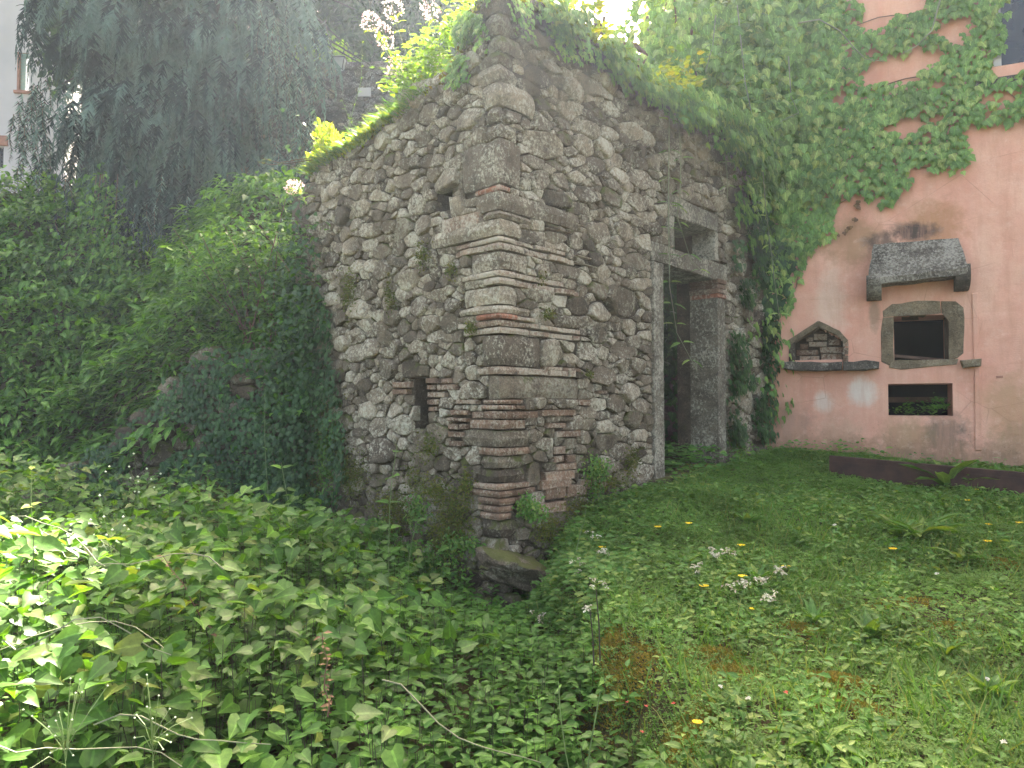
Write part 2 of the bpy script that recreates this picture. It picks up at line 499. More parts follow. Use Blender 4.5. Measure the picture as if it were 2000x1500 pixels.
M['leaf_heart'] = leaf_mat('heart_leaf', [(0.04, 0.10, 0.018), (0.07, 0.155, 0.026), (0.055, 0.125, 0.022), (0.10, 0.20, 0.032), (0.07, 0.145, 0.03), (0.055, 0.13, 0.024), (0.13, 0.25, 0.04), (0.07, 0.14, 0.04), (0.17, 0.21, 0.05)], 0.38, 0.42)
M['leaf_nettle'] = leaf_mat('nettle_leaf', [(0.045, 0.115, 0.022), (0.075, 0.17, 0.032), (0.06, 0.14, 0.027), (0.11, 0.22, 0.04)], 0.35, 0.48)
M['leaf_lawn'] = leaf_mat('lawn_leaf', [(0.06, 0.14, 0.028), (0.09, 0.19, 0.04), (0.08, 0.17, 0.04), (0.14, 0.23, 0.055), (0.19, 0.25, 0.06)], 0.33, 0.5)
M['clover'] = leaf_mat('clover_leaf', [(0.075, 0.155, 0.028), (0.11, 0.205, 0.04), (0.09, 0.18, 0.033), (0.155, 0.24, 0.05)], 0.3, 0.5)
M['grass'] = leaf_mat('grass_blade', [(0.07, 0.165, 0.03), (0.11, 0.22, 0.045), (0.14, 0.23, 0.055), (0.24, 0.25, 0.09)], 0.35, 0.5)
M['leaf_bank'] = leaf_mat('bank_leaf', [(0.035, 0.095, 0.02), (0.07, 0.165, 0.032), (0.105, 0.22, 0.042), (0.16, 0.29, 0.055)], 0.38, 0.45)
M['leaf_ivy'] = leaf_mat('dark_ivy_leaf', [(0.025, 0.062, 0.022), (0.04, 0.09, 0.03), (0.06, 0.12, 0.035)], 0.22, 0.38)
M['leaf_creeper'] = leaf_mat('creeper_leaf', [(0.085, 0.175, 0.045), (0.16, 0.28, 0.075), (0.12, 0.22, 0.06), (0.21, 0.33, 0.09), (0.29, 0.36, 0.11)], 0.28, 0.5)
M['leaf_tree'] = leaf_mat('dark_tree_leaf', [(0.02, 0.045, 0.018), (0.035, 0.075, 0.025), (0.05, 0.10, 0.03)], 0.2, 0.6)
M['leaf_bright'] = leaf_mat('light_tree_leaf', [(0.12, 0.20, 0.04), (0.16, 0.26, 0.05), (0.20, 0.28, 0.06)], 0.5, 0.5)  # lighter leaf with the sunlit, backlit look put into its colour
M['leaf_yellow'] = leaf_mat('yellow_green_leaf', [(0.20, 0.26, 0.04), (0.28, 0.31, 0.04), (0.15, 0.24, 0.04), (0.34, 0.30, 0.05)], 0.45, 0.5)  # yellow-green puts the glow of sun through leaves into the colour
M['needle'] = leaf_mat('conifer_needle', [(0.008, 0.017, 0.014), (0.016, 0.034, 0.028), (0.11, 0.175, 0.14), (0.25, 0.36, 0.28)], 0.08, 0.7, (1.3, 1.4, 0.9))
M['moss'] = leaf_mat('golden_moss', [(0.16, 0.13, 0.025), (0.22, 0.17, 0.03), (0.10, 0.12, 0.025), (0.26, 0.16, 0.04)], 0.25, 0.9)
M['moss_green'] = leaf_mat('green_moss', [(0.06, 0.09, 0.02), (0.10, 0.12, 0.025), (0.14, 0.12, 0.03)], 0.2, 0.9)

def ground_mat():
    m, nt, bs, out = newmat('soil_and_moss')
    p = pos(nt)
    c = ramp(nt, noise(nt, p, 3.0, 6, 0.65), [(0.3, (0.035, 0.028, 0.017)), (0.5, (0.06, 0.052, 0.025)), (0.62, (0.06, 0.075, 0.022)), (0.8, (0.13, 0.085, 0.035))])
    c = mixc(nt, ramp(nt, noise(nt, p, 40, 5, 0.7), [(0.4, 0), (0.7, 0.5)]), c, (0.10, 0.075, 0.04))
    nt.links.new(c, bs.inputs['Base Color'])
    bs.inputs['Roughness'].default_value = 1
    bs.inputs['Specular IOR Level'].default_value = 0.1
    bump(nt, noise(nt, p, 30, 6, 0.7), 1.0, 0.02, bs)
    return m
M['ground'] = ground_mat()

# ------------------------------------------------------------------ ground sheet
def axis(segs):
    out = []
    for a, b, st in segs:
        out += list(np.arange(a, b, st))
    out.append(segs[-1][1])
    return np.array(out)
gx = axis([(-400, -40, 60), (-40, -9, 2.5), (-9, -6, 0.25), (-6, 7, 0.09), (7, 12, 0.5), (12, 40, 4), (40, 400, 60)])
gy = axis([(-400, -40, 60), (-40, -4, 3), (-4, 1.2, 0.4), (1.2, 10.6, 0.09), (10.6, 12, 0.2), (12, 12.6, 0.06), (12.6, 40, 4), (40, 600, 60)])
GX, GY = np.meshgrid(gx, gy)
GZ = H(GX, GY) - 0.012 + 0.007 * fbm(GX * 6, GY * 6, 2, 3) * (np.abs(GX) < 9) * (GY < 11)
V = np.stack([GX.ravel(), GY.ravel(), GZ.ravel()], 1)
nx, ny = len(gx), len(gy)
I = np.arange(nx * ny).reshape(ny, nx)
Q = np.stack([I[:-1, :-1].ravel(), I[:-1, 1:].ravel(), I[1:, 1:].ravel(), I[1:, :-1].ravel()], 1)
g = mesh_np('ground', V, [Q], M['ground'], smooth_sh=True)
tag(g, kind='structure')

# ------------------------------------------------------------------ leaves
def tmpl(half, spine, faces):
    """half: right-hand outline points, mirrored; spine: mid points. faces refer to r0.., s0.."""
    V = [tuple(s_) for s_ in spine] + [tuple(h) for h in half] + [(-h[0], h[1], h[2]) for h in half]
    ns, nh = len(spine), len(half)
    T = []
    for f in faces:
        a = [(int(k[1:]) if k[0] == 's' else ns + int(k[1:])) for k in f]
        b = [(int(k[1:]) if k[0] == 's' else ns + nh + int(k[1:])) for k in f][::-1]
        T += [a, b]
    return np.array(V, float), np.array(T, int)
T_HEART = tmpl([(0.20, -0.06, 0.05), (0.40, 0.12, 0.09), (0.36, 0.42, 0.05), (0.17, 0.74, -0.02)],
               [(0, 0.08, 0), (0, 0.5, -0.03), (0, 1.0, -0.16)],
               [('s0', 'r0', 'r1'), ('s0', 'r1', 's1'), ('s1', 'r1', 'r2'), ('s1', 'r2', 'r3'), ('s1', 'r3', 's2')])
T_OVATE = tmpl([(0.24, 0.18, 0.06), (0.27, 0.5, 0.03), (0.12, 0.8, -0.06)],
               [(0, 0.0, 0), (0, 0.5, -0.02), (0, 1.0, -0.18)],
               [('s0', 'r0', 's1'), ('s1', 'r0', 'r1'), ('s1', 'r1', 'r2'), ('s1', 'r2', 's2')])
T_SMALL = tmpl([(0.28, 0.45, 0.07)], [(0, 0, 0), (0, 1, -0.1)], [('s0', 'r0', 's1')])
T_LANCE = tmpl([(0.10, 0.2, 0.05), (0.15, 0.5, 0.05), (0.08, 0.8, -0.06)],
               [(0, 0.0, 0), (0, 0.5, 0.02), (0, 1.0, -0.22)],
               [('s0', 'r0', 's1'), ('s1', 'r0', 'r1'), ('s1', 'r1', 'r2'), ('s1', 'r2', 's2')])
T_CREEP = tmpl([(0.20, -0.04, 0.02), (0.42, 0.12, 0.0), (0.50, 0.42, -0.10), (0.33, 0.50, -0.02), (0.24, 0.70, -0.03)],
               [(0, 0.06, 0.0), (0, 0.45, 0.05), (0, 1.05, -0.16)],
               [('s0', 'r0', 'r1'), ('s0', 'r1', 's1'), ('s1', 'r1', 'r2'), ('s1', 'r2', 'r3'), ('s1', 'r3', 'r4'), ('s1', 'r4', 's2')])
_a = []
_t = []
for k in range(3):
    an = k * 2 * math.pi / 3
    b = len(_a)
    for (x, y, z) in [(0, 0.04, 0), (0.26, 0.38, 0.06), (0.16, 0.70, 0.03), (-0.16, 0.70, 0.03), (-0.26, 0.38, 0.06), (0, 0.5, -0.02)]:
        _a.append((x * math.cos(an) - y * math.sin(an), x * math.sin(an) + y * math.cos(an), z))
    for t in [(0, 1, 5), (5, 1, 2), (5, 2, 3), (5, 3, 4), (0, 5, 4)]:
        _t.append([b + i for i in t])
T_CLOVER = (np.array(_a), np.array(_t))
T_BLADE = (np.array([(-.022, 0, 0), (.022, 0, 0), (-.02, .4, .04), (.02, .4, .04), (-.012, .75, .0), (.012, .75, .0), (0, 1, -.14)], float),
           np.array([(0, 1, 3), (0, 3, 2), (2, 3, 5), (2, 5, 4), (4, 5, 6)]))
T_NEEDLE = (np.array([(-.05, 0, 0), (.05, 0, 0), (0, 1, -0.05)], float), np.array([(0, 1, 2)]))
T_PETAL = tmpl([(0.3, 0.55, 0.05), (0.2, 0.9, 0.0)], [(0, 0, 0), (0, 1, -0.05)], [('s0', 'r0', 'r1'), ('s0', 'r1', 's1')])

def nrmz(a):
    return a / np.maximum(np.linalg.norm(a, axis=-1, keepdims=True), 1e-9)
def frames(tip, nrm):
    Y = nrmz(tip)
    Z = nrm - Y * np.sum(nrm * Y, 1, keepdims=True)
    Z = nrmz(Z + 1e-6)
    X = np.cross(Y, Z)
    return X, Y, Z
class Leaves:
    """collects leaves of one template"""
    def __init__(s, T): s.T = T; s.P = []; s.t = []; s.n = []; s.s = []; s.r = []; s.w = []
    def add(s, P, tip, nrm, size, width=None):
        P = np.asarray(P, float); n = len(P)
        s.P.append(P)
        s.t.append(np.broadcast_to(tip, (n, 3)).astype(float)); s.n.append(np.broadcast_to(nrm, (n, 3)).astype(float))
        s.s.append(np.broadcast_to(size, (n,)).astype(float))
        s.w.append(np.ones(n) if width is None else np.broadcast_to(width, (n,)))
        s.r.append(RNG.random(n))
    def cat(s):
        return [np.concatenate(a) for a in (s.P, s.t, s.n, s.s, s.r, s.w)]
    def build(s, name, mat, parent=None, sub=None, loc=(0, 0, 0), smooth_sh=True):
        P, t, n, sz, r, w = s.cat()
        if sub is not None: P, t, n, sz, r, w = P[sub], t[sub], n[sub], sz[sub], r[sub], w[sub]
        X, Y, Z = frames(t, n)
        TV, TF = s.T
        V = P[:, None, :] + sz[:, None, None] * (w[:, None, None] * TV[None, :, 0:1] * X[:, None, :] + TV[None, :, 1:2] * Y[:, None, :] + TV[None, :, 2:3] * Z[:, None, :])
        k = len(TV)
        Fc = (TF[None] + (np.arange(len(P)) * k)[:, None, None]).reshape(-1, 3)
        return mesh_np(name, V.reshape(-1, 3), [Fc], mat, parent, np.repeat(r, k), smooth_sh, loc, rib=np.tile(np.abs(TV[:, 0]) < 1e-6, len(P)))
    def objects(s, name, mat, parent, idx):
        """single leaves as objects that share one mesh"""
        P, t, n, sz, r, w = s.cat()
        TV, TF = s.T
        me = mesh_np(name, TV, [TF], mat, smooth_sh=True, ret_mesh=True, rib=np.abs(TV[:, 0]) < 1e-6)
        X, Y, Z = frames(t, n)
        o0 = wloc(parent)
        for i in idx:
            o = bpy.data.objects.new(name, me)
            m = Matrix(((X[i, 0] * w[i], Y[i, 0], Z[i, 0]), (X[i, 1] * w[i], Y[i, 1], Z[i, 1]), (X[i, 2] * w[i], Y[i, 2], Z[i, 2]))).to_4x4()
            m = Matrix.Translation(Vector(P[i]) - o0) @ m @ Matrix.Scale(sz[i], 4)
            COL.objects.link(o)
            o.parent = parent
            o.matrix_basis = m
    def split(s, name, mat, parent, nobj=300, stuffname='foliage', frame=True):
        """the leaves that show largest as objects, the rest as one stuff part"""
        P, t, n, sz, r, w = s.cat()
        d = P - np.array(EYE)
        app = sz / np.maximum(d[:, 1], 0.3) + RNG.random(len(P)) * 1e-3
        vis = (np.abs(d[:, 0] / d[:, 1]) < 0.67) & (np.abs(d[:, 2] / d[:, 1] - 0.03) < 0.5)
        app = np.where(vis, app, 0)
        order = np.argsort(-app)
        idx = order[:nobj]
        rest = order[nobj:]
        s.objects(name, mat, parent, idx)
        if len(rest):
            o = s.build(stuffname, mat, parent, rest)
            o['kind'] = 'stuff'

def rdir(n, up=0.0):
    a = RNG.random(n) * 2 * math.pi
    return np.stack([np.cos(a), np.sin(a), np.full(n, up)], 1)
def rn3(n, s_=1.0):
    return RNG.normal(0, s_, (n, 3))

# ------------------------------------------------------------------ rubble masonry
def point_in(poly, x, y):
    c = False
    j = len(poly) - 1
    for i in range(len(poly)):
        xi, yi = poly[i]; xj, yj = poly[j]
        if (yi > y) != (yj > y) and x < (xj - xi) * (y - yi) / (yj - yi) + xi: c = not c
        j = i
    return c
def clip(poly, a, b, c):          # keep a*x+b*y<=c
    out = []
    for i in range(len(poly)):
        p, q = poly[i], poly[(i + 1) % len(poly)]
        dp, dq = a * p[0] + b * p[1] - c, a * q[0] + b * q[1] - c
        if dp <= 0: out.append(p)
        if (dp < 0) != (dq < 0) and dp != dq:
            t = dp / (dp - dq)
            out.append((p[0] + (q[0] - p[0]) * t, p[1] + (q[1] - p[1]) * t))
    return out
def rubble(inside, bbox, rects, radii, asp=1.4, seed=1, tries=1.0, fixed=()):
    """packs circles of many sizes and returns the cells of their power diagram"""
    rg = random.Random(seed)
    s0, s1, z0, z1 = bbox
    cell = max(radii[0]) if hasattr(radii[0], '__len__') else 0.12
    G = {}
    pts = []
    gs = 0.13
    def near(x, y, R):
        k = int(math.ceil(R / gs)) + 1
        gi, gj = int(x // gs), int(y // gs)
        for a in range(gi - k, gi + k + 1):
            for b in range(gj - k, gj + k + 1):
                for q in G.get((a, b), ()): yield q
    def put(x, y, r):
        pts.append((x, y, r)); G.setdefault((int(x // gs), int(y // gs)), []).append(len(pts) - 1)
    for (x, z, r) in fixed: put(x / asp, z, r)
    for r0, r1, n in radii:
        for _ in range(int(n * tries)):
            x, y = rg.uniform(s0, s1), rg.uniform(z0, z1)
            r = rg.uniform(r0, r1)
            if not inside(x, y): continue
            bad = False
            for (a, b, c, d) in rects:
                dx = max(a - x, x - b, 0) / asp; dy = max(c - y, y - d, 0)
                if math.hypot(dx, dy) < r * 0.5: bad = True; break
            if bad: continue
            X = x / asp
            for q in near(X, y, r + 0.13):
                if math.hypot(pts[q][0] - X, pts[q][1] - y) < (pts[q][2] + r) * 0.90: bad = True; break
            if not bad: put(X, y, r)
    cells = []
    for i, (x, y, r) in enumerate(pts):
        R = r * 1.6 + 0.02
        poly = [(x + R * math.cos(t * math.pi / 5), y + R * math.sin(t * math.pi / 5)) for t in range(10)]
        for q in near(x, y, r + 0.28):
            if q == i: continue
            X, Y, Rq = pts[q]
            # |p-i|^2-ri^2 <= |p-q|^2-rq^2
            a, b = 2 * (X - x), 2 * (Y - y)
            c = (X * X + Y * Y - Rq * Rq) - (x * x + y * y - r * r)
            poly = clip(poly, a, b, c)
            if len(poly) < 3: break
        if len(poly) < 3: continue
        poly = [(px_ * asp, py_) for px_, py_ in poly]
        xs = x * asp
        for (a, b, c, d) in rects:
            seps = [(a - xs, (1, 0, a)), (xs - b, (-1, 0, -b)), (c - y, (0, 1, c)), (y - d, (0, -1, -d))]
            m = max(seps, key=lambda t: t[0])
            if any(a < p[0] < b and c < p[1] < d for p in poly) or m[0] < 0.12:
                if min(p[0] for p in poly) < b and max(p[0] for p in poly) > a and min(p[1] for p in poly) < d and max(p[1] for p in poly) > c:
                    poly = clip(poly, *m[1])
                    if len(poly) < 3: break
        if len(poly) >= 3:
            ar = abs(sum(poly[k][0] * poly[(k + 1) % len(poly)][1] - poly[(k + 1) % len(poly)][0] * poly[k][1] for k in range(len(poly)))) / 2
            if ar > 0.0004: cells.append((poly, ar))
    return cells

def shrink(poly, cx, cy, d):
    out = []
    for x, y in poly:
        r = math.hypot(x - cx, y - cy)
        f = max(0.5, (r - d) / r) if r > 1e-6 else 1
        out.append((cx + (x - cx) * f, cy + (y - cy) * f))
    return out
def chaikin(poly, q=0.25):
    out = []
    for i in range(len(poly)):
        a, b = poly[i], poly[(i + 1) % len(poly)]
        out.append((a[0] * (1 - q) + b[0] * q, a[1] * (1 - q) + b[1] * q))
        out.append((a[0] * q + b[0] * (1 - q), a[1] * q + b[1] * (1 - q)))
    return out
def stone_geo(face, poly, proud, joint=0.006, back=-0.06, rg=random, tilt=0.12, q=0.22):
    cx = sum(p[0] for p in poly) / len(poly); cy = sum(p[1] for p in poly) / len(poly)
    # drop near-duplicate corners
    P = []
    for p in poly:
        if not P or math.hypot(p[0] - P[-1][0], p[1] - P[-1][1]) > 0.008: P.append(p)
    if len(P) < 3: P = poly
    P = shrink(P, cx, cy, joint)
    jt = 0.13 * math.hypot(P[0][0] - cx, P[0][1] - cy)
    P = [(x + rg.uniform(-jt, jt), y + rg.uniform(-jt, jt)) for x, y in P]
    P = chaikin(P, q)
    n = len(P)
    ta, tb = rg.uniform(-tilt, tilt), rg.uniform(-tilt, tilt) - 0.04
    V = []
    sd = rg.random() * 50
    rk = rg.uniform(0.86, 0.95)
    for k, (sc_, dep) in enumerate([(1.0, back), (1.0, proud * 0.38), (rk, proud * 0.92), (rk * 0.78, proud * 1.0)]):
        for (x, y) in P:
            X, Y = cx + (x - cx) * sc_, cy + (y - cy) * sc_
            nz = mn.noise(Vector((X * 14 + sd, Y * 14, sd)))
            n2 = mn.noise(Vector((X * 30 + sd, Y * 30, sd + 9)))
            e = 0.0 if k == 0 else (nz * 0.012 + n2 * 0.006) * (1 if k > 1 else 0.5)
            dd = dep + e + (0 if k == 0 else (X - cx) * ta + (Y - cy) * tb)
            j = 0 if k == 0 else 0.004
            V.append(face.p(X + n2 * j, Y + nz * j, dd))
    V.append(face.p(cx, cy, proud * 1.0 + rg.uniform(-0.004, 0.008)))
    Fc = []
    for k in range(3):
        for i in range(n):
            Fc.append((k * n + i, k * n + (i + 1) % n, (k + 1) * n + (i + 1) % n, (k + 1) * n + i))
    for i in range(n): Fc.append((3 * n + i, 3 * n + (i + 1) % n, 4 * n))
    return V, Fc
def core(name, face, outline_in, s_arr, z_arr, thick, mat, parent, nz=0.018, d0=0.0):
    """wall body made of cells; cells outside the outline or inside an opening are left out"""
    s_arr, z_arr = np.array(sorted(set(np.round(s_arr, 4)))), np.array(sorted(set(np.round(z_arr, 4))))
    ns, nz_ = len(s_arr), len(z_arr)
    keep = np.zeros((nz_ - 1, ns - 1), bool)
    for j in range(nz_ - 1):
        for i in range(ns - 1):
            keep[j, i] = outline_in((s_arr[i] + s_arr[i + 1]) / 2, (z_arr[j] + z_arr[j + 1]) / 2)
    S, Z = np.meshgrid(s_arr, z_arr)
    D = d0 + nz * fbm(S * 5, Z * 5, 4.4, 3)
    u, n, O = np.array(face.u), np.array(face.n), np.array(face.O)
    def P(S, Z, D):
        return O[None] + S.ravel()[:, None] * u + D.ravel()[:, None] * n + Z.ravel()[:, None] * np.array([0, 0, 1.0])
    V = np.concatenate([P(S, Z, D), P(S, Z, np.full_like(S, d0 - thick))])
    K = ns * nz_
    I = np.arange(K).reshape(nz_, ns)
    Fc = []
    for j in range(nz_ - 1):
        for i in range(ns - 1):
            if not keep[j, i]: continue
            a, b, c, d = I[j, i], I[j, i + 1], I[j + 1, i + 1], I[j + 1, i]
            Fc.append((a, b, c, d)); Fc.append((d + K, c + K, b + K, a + K))
            if j == 0 or not keep[j - 1, i]: Fc.append((b, a, a + K, b + K))
            if j == nz_ - 2 or not keep[j + 1, i]: Fc.append((d, c, c + K, d + K))
            if i == 0 or not keep[j, i - 1]: Fc.append((a, d, d + K, a + K))
            if i == ns - 2 or not keep[j, i + 1]: Fc.append((c, b, b + K, c + K))
    Fc = np.array(Fc)
    used, inv = np.unique(Fc, return_inverse=True)
    return mesh_np(name, V[used], [inv.reshape(Fc.shape)], mat, parent)

def slab(name, face, poly, d0, d1, mat, parent, bev=0.012, nz=0.004, sub=0.08, d1top=None):
    """a cut piece: outline in (s,z), back at d0, front at d1 (d1top: front at its upper edge), worn edges"""
    P = []
    for i in range(len(poly)):
        a, b = poly[i], poly[(i + 1) % len(poly)]
        L = math.hypot(b[0] - a[0], b[1] - a[1]); k = max(1, int(L / sub))
        for t in range(k): P.append((a[0] + (b[0] - a[0]) * t / k, a[1] + (b[1] - a[1]) * t / k))
    n = len(P)
    cx = sum(p[0] for p in poly) / len(poly); cy = sum(p[1] for p in poly) / len(poly)
    zs = [p[1] for p in poly]; zb, zt = min(zs), max(zs)
    def front(y):
        return d1 if d1top is None else d1 + (d1top - d1) * (y - zb) / max(1e-6, zt - zb)
    V = []
    for k, (ins, fr) in enumerate([(0, 0), (0, 1), (bev, 2)]):
        for (x, y) in shrink(P, cx, cy, ins) if ins else P:
            dd = d0 if fr == 0 else (front(y) - bev if fr == 1 else front(y))
            w = face.p(x, y, dd)
            e = mn.noise(w * 9) * nz + mn.noise(w * 25) * nz * 0.6
            V.append(face.p(x + (e if k else 0), y + (e if k else 0), dd + (e if k else 0)))
    V.append(face.p(cx, cy, front(cy)))
    Fc = [tuple(range(n))]
    for k in range(2):
        for i in range(n):
            Fc.append((k * n + i, k * n + (i + 1) % n, (k + 1) * n + (i + 1) % n, (k + 1) * n + i))
    for i in range(n): Fc.append((2 * n + i, 2 * n + (i + 1) % n, 3 * n))
    return mesh_py(name, V, Fc, mat, parent)

def quoin(name, z0, z1, s_ext, t_ext, mat, parent, outR=0.02, outL=0.02, wear=0.012):
    """a corner stone that shows on both sides of the ruin"""
    C = Vector((CORNER[0], CORNER[1], 0))
    nu = max(2, int(s_ext / 0.09)); nv = max(2, int(t_ext / 0.09)); nzz = max(2, int((z1 - z0) / 0.05))
    nzz = min(nzz, 5)
    sd = random.random() * 40
    path = [('L', t_ext * (1 - i / nv)) for i in range(nv)] + [('C', 0)] + [('R', s_ext * (i + 1) / nu) for i in range(nu)]
    rows = []
    for j in range(nzz + 1):
        f = j / nzz
        edge = (1 if (j == 0 or j == nzz) else 0)
        z = z0 + (z1 - z0) * f
        row = []
        for k, (w, a) in enumerate(path):
            endf = 1 if (k == 0 or k == len(path) - 1) else 0
            e = wear * edge + min(0.02, wear * 1.3) * endf
            if w == 'L': q = LF.p(a, z, outL - e)
            elif w == 'R': q = RF.p(a, z, outR - e)
            else: q = C + (LF.n + RF.n) * (0.5 * (outL + outR) * 0.95 - e) + Vector((0, 0, z))
            nv_ = mn.noise_vector(q * 10 + Vector((sd, 0, 0)))
            nw_ = mn.noise_vector(q * 24)
            q = q + nv_ * wear * 0.75 + nw_ * wear * 0.35
            row.append(q)
        rows.append(row)
    V = [q for r in rows for q in r]
    m = len(path)
    Fc = [(j * m + i, j * m + i + 1, (j + 1) * m + i + 1, (j + 1) * m + i) for j in range(nzz) for i in range(m - 1)]
    # body behind
    b = len(V)
    inner = [LF.p(t_ext, z0 + 0.004, -0.08), C + (LF.n + RF.n) * -0.12 + Vector((0, 0, z0 + 0.004)), RF.p(s_ext, z0 + 0.004, -0.08)]
    inner2 = [v + Vector((0, 0, z1 - z0 - 0.008)) for v in inner]
    V += inner + inner2
    top = nzz * m
    Fc.append(tuple(range(m)) + (b + 2, b + 1, b + 0))
    Fc.append(tuple(top + i for i in range(m - 1, -1, -1)) + (b + 3, b + 4, b + 5))
    Fc.append(tuple(j * m for j in range(nzz + 1)) + (b + 3, b + 0))
    Fc.append(tuple(j * m + m - 1 for j in range(nzz, -1, -1)) + (b + 2, b + 5))
    Fc.append((b, b + 1, b + 4, b + 3)); Fc.append((b + 1, b + 2, b + 5, b + 4))
    return mesh_py(name, V, Fc, mat, parent, smooth_sh=False)

# ------------------------------------------------------------------ THE RUIN
ruin = thing('stone_ruin', (CORNER[0], CORNER[1], 0.2), 'roofless rubble stone building with brick-laced corner and an open doorway', 'ruin')
R_top = RF.poly([(975, -12), (1010, 8), (1060, 35), (1110, 62), (1180, 105), (1235, 165), (1290, 195), (1350, 222), (1420, 262), (1500, 300)])
L_top = LF.poly([(975, -12), (948, -6), (928, 40), (905, 110), (880, 150), (830, 190), (770, 235), (710, 280), (655, 312), (612, 345), (606, 380)])
S_END = 4.45
T_END = max(p[0] for p in L_top)
def zt_R(s_): return float(np.interp(s_, [p[0] for p in R_top], [p[1] for p in R_top]))
def zt_L(t_): return float(np.interp(t_, [p[0] for p in L_top], [p[1] for p in L_top]))
zc = lambda y: RF.px(975, y)[1]

# doorway and the small window above it, measured on the wall
dj0 = RF.px(1272, 700)[0]; d0 = RF.px(1291, 700)[0]; d1 = RF.px(1396, 700)[0]; d2 = RF.px(1409, 700)[0]
door_z0 = RF.px(1396, 893)[1] - 0.12; door_z1 = RF.px(1291, 514)[1]
w0, w1 = RF.px(1312, 460)[0], RF.px(1391, 460)[0]
wz0, wz1 = door_z1 + 0.17, RF.px(1312, 424)[1]
slit = (*sorted([LF.px(838, 790)[0], LF.px(808, 790)[0]]), LF.px(822, 838)[1], LF.px(822, 736)[1])
hole = (*sorted([LF.px(880, 393)[0], LF.px(850, 393)[0]]), LF.px(865, 412)[1], LF.px(865, 372)[1])
putlog = [(*sorted([RF.px(1192, 805)[0], RF.px(1180, 805)[0]]), RF.px(1186, 815)[1], RF.px(1186, 800)[1]) for _ in range(1)]
def inR(s_, z):
    if s_ < 0 or s_ > S_END or z > zt_R(s_) + 0.05 * math.sin(s_ * 19): return False
    if d0 - 0.03 < s_ < d1 + 0.03 and door_z0 < z < door_z1 + 0.02: return False
    if w0 - 0.03 < s_ < w1 + 0.03 and wz0 - 0.02 < z < wz1 + 0.02: return False
    return z > -0.1
def inL(t_, z):
    e = T_END + 0.07 * math.sin(z * 7) - 0.04 * math.sin(z * 17) + 0.12 * (z < 1.6)
    if t_ < 0 or t_ > e or z > zt_L(t_) + 0.04 * math.sin(t_ * 23): return False
    for a, b, c, d in (slit, hole):
        if a < t_ < b and c < z < d: return False
    return z > -0.2
wallR = core('wall', RF, inR, list(np.arange(0.06, S_END + 0.06, 0.06)) + [d0 - 0.03, d1 + 0.03, w0 - 0.03, w1 + 0.03], list(np.arange(-0.1, 5.1, 0.06)) + [door_z0, door_z1 + 0.02, wz0 - 0.02, wz1 + 0.02], 0.42, M['mortar'], ruin, 0.012, -0.018)
wallL = core('wall', LF, inL, list(np.arange(0.06, T_END + 0.3, 0.06)) + list(slit[:2]) + list(hole[:2]), list(np.arange(-0.2, 4.9, 0.06)) + list(slit[2:]) + list(hole[2:]), 0.5, M['mortar'], ruin, 0.014, -0.018)
# walls at the back that close the shell
BW = Face((LF.p(T_END - 0.1, 0).x, LF.p(T_END - 0.1, 0).y), 48)
core('back_wall', BW, lambda s_, z: z < 3.6 + 0.3 * math.sin(s_ * 3), list(np.arange(0, 3.6, 0.15)), list(np.arange(0, 4.4, 0.15)), 0.4, M['mortar'], ruin, 0.03)
IW = Face((RF.p(2.15, 0, -1.0).x, RF.p(2.15, 0, -1.0).y), 48)     # low inner wall seen through the doorway
inner_in = lambda s_, z: z < 2.05
# plug behind the slit and the missing stone (deep dark wall body)
mb = MB()
for a, b, c, d in (slit, hole):
    mb = MB()
    mb.box(LF.p((a + b) / 2, (c + d) / 2, -0.42), b - a + 0.2, 0.1, d - c + 0.2, Matrix.Rotation(math.radians(135), 3, 'Z'))
    mb.build('backing_stone', M['mortar'], ruin)


# --- corner: quoins and brick lacing (y on the corner line, left x, right x)
quoins = [
    (-60, -22, 930, 1010), (-20, 22, 938, 1020),
    (24, 66, 948, 1000), (68, 98, 952, 1012), (100, 124, 940, 1002), (126, 156, 938, 1012), (158, 205, 945, 1042), (207, 236, 950, 985),
    (238, 268, 951, 1010), (271, 359, 906, 1014), (374, 409, 934, 1128), (412, 426, 945, 1035), (429, 460, 846, 1012),
    (491, 526, 922, 1026), (558, 593, 906, 1008), (595, 611, 902, 1034), (655, 714, 947, 1049), (733, 778, 958, 1128),
    (841, 873, 903, 1028), (892, 915, 945, 1015), (918, 943, 940, 1024), (1017, 1050, 941, 1004), (1053, 1094, 936, 996)]
rectR, rectL = [], []
def ext(y, lx, rx):
    return RF.px(rx, y)[0], LF.px(lx, y)[0]
for k, (ya, yb, lx, rx) in enumerate(quoins):   # from the top down
    ym = (ya + yb) / 2
    se, te = ext(ym, lx, rx)
    te = max(te, 0.06)
    z0, z1 = zc(yb), zc(ya)
    low = ym > 830
    wear = 0.022 if ym < 270 else (0.02 if ym > 1000 else 0.014)
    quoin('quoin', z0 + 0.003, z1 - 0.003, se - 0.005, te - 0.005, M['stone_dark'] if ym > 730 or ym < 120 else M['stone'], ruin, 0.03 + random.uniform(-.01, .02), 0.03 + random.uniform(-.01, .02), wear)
    rectR.append((-0.2, se + 0.004, z0, z1)); rectL.append((-0.2, te + 0.004, z0, z1))
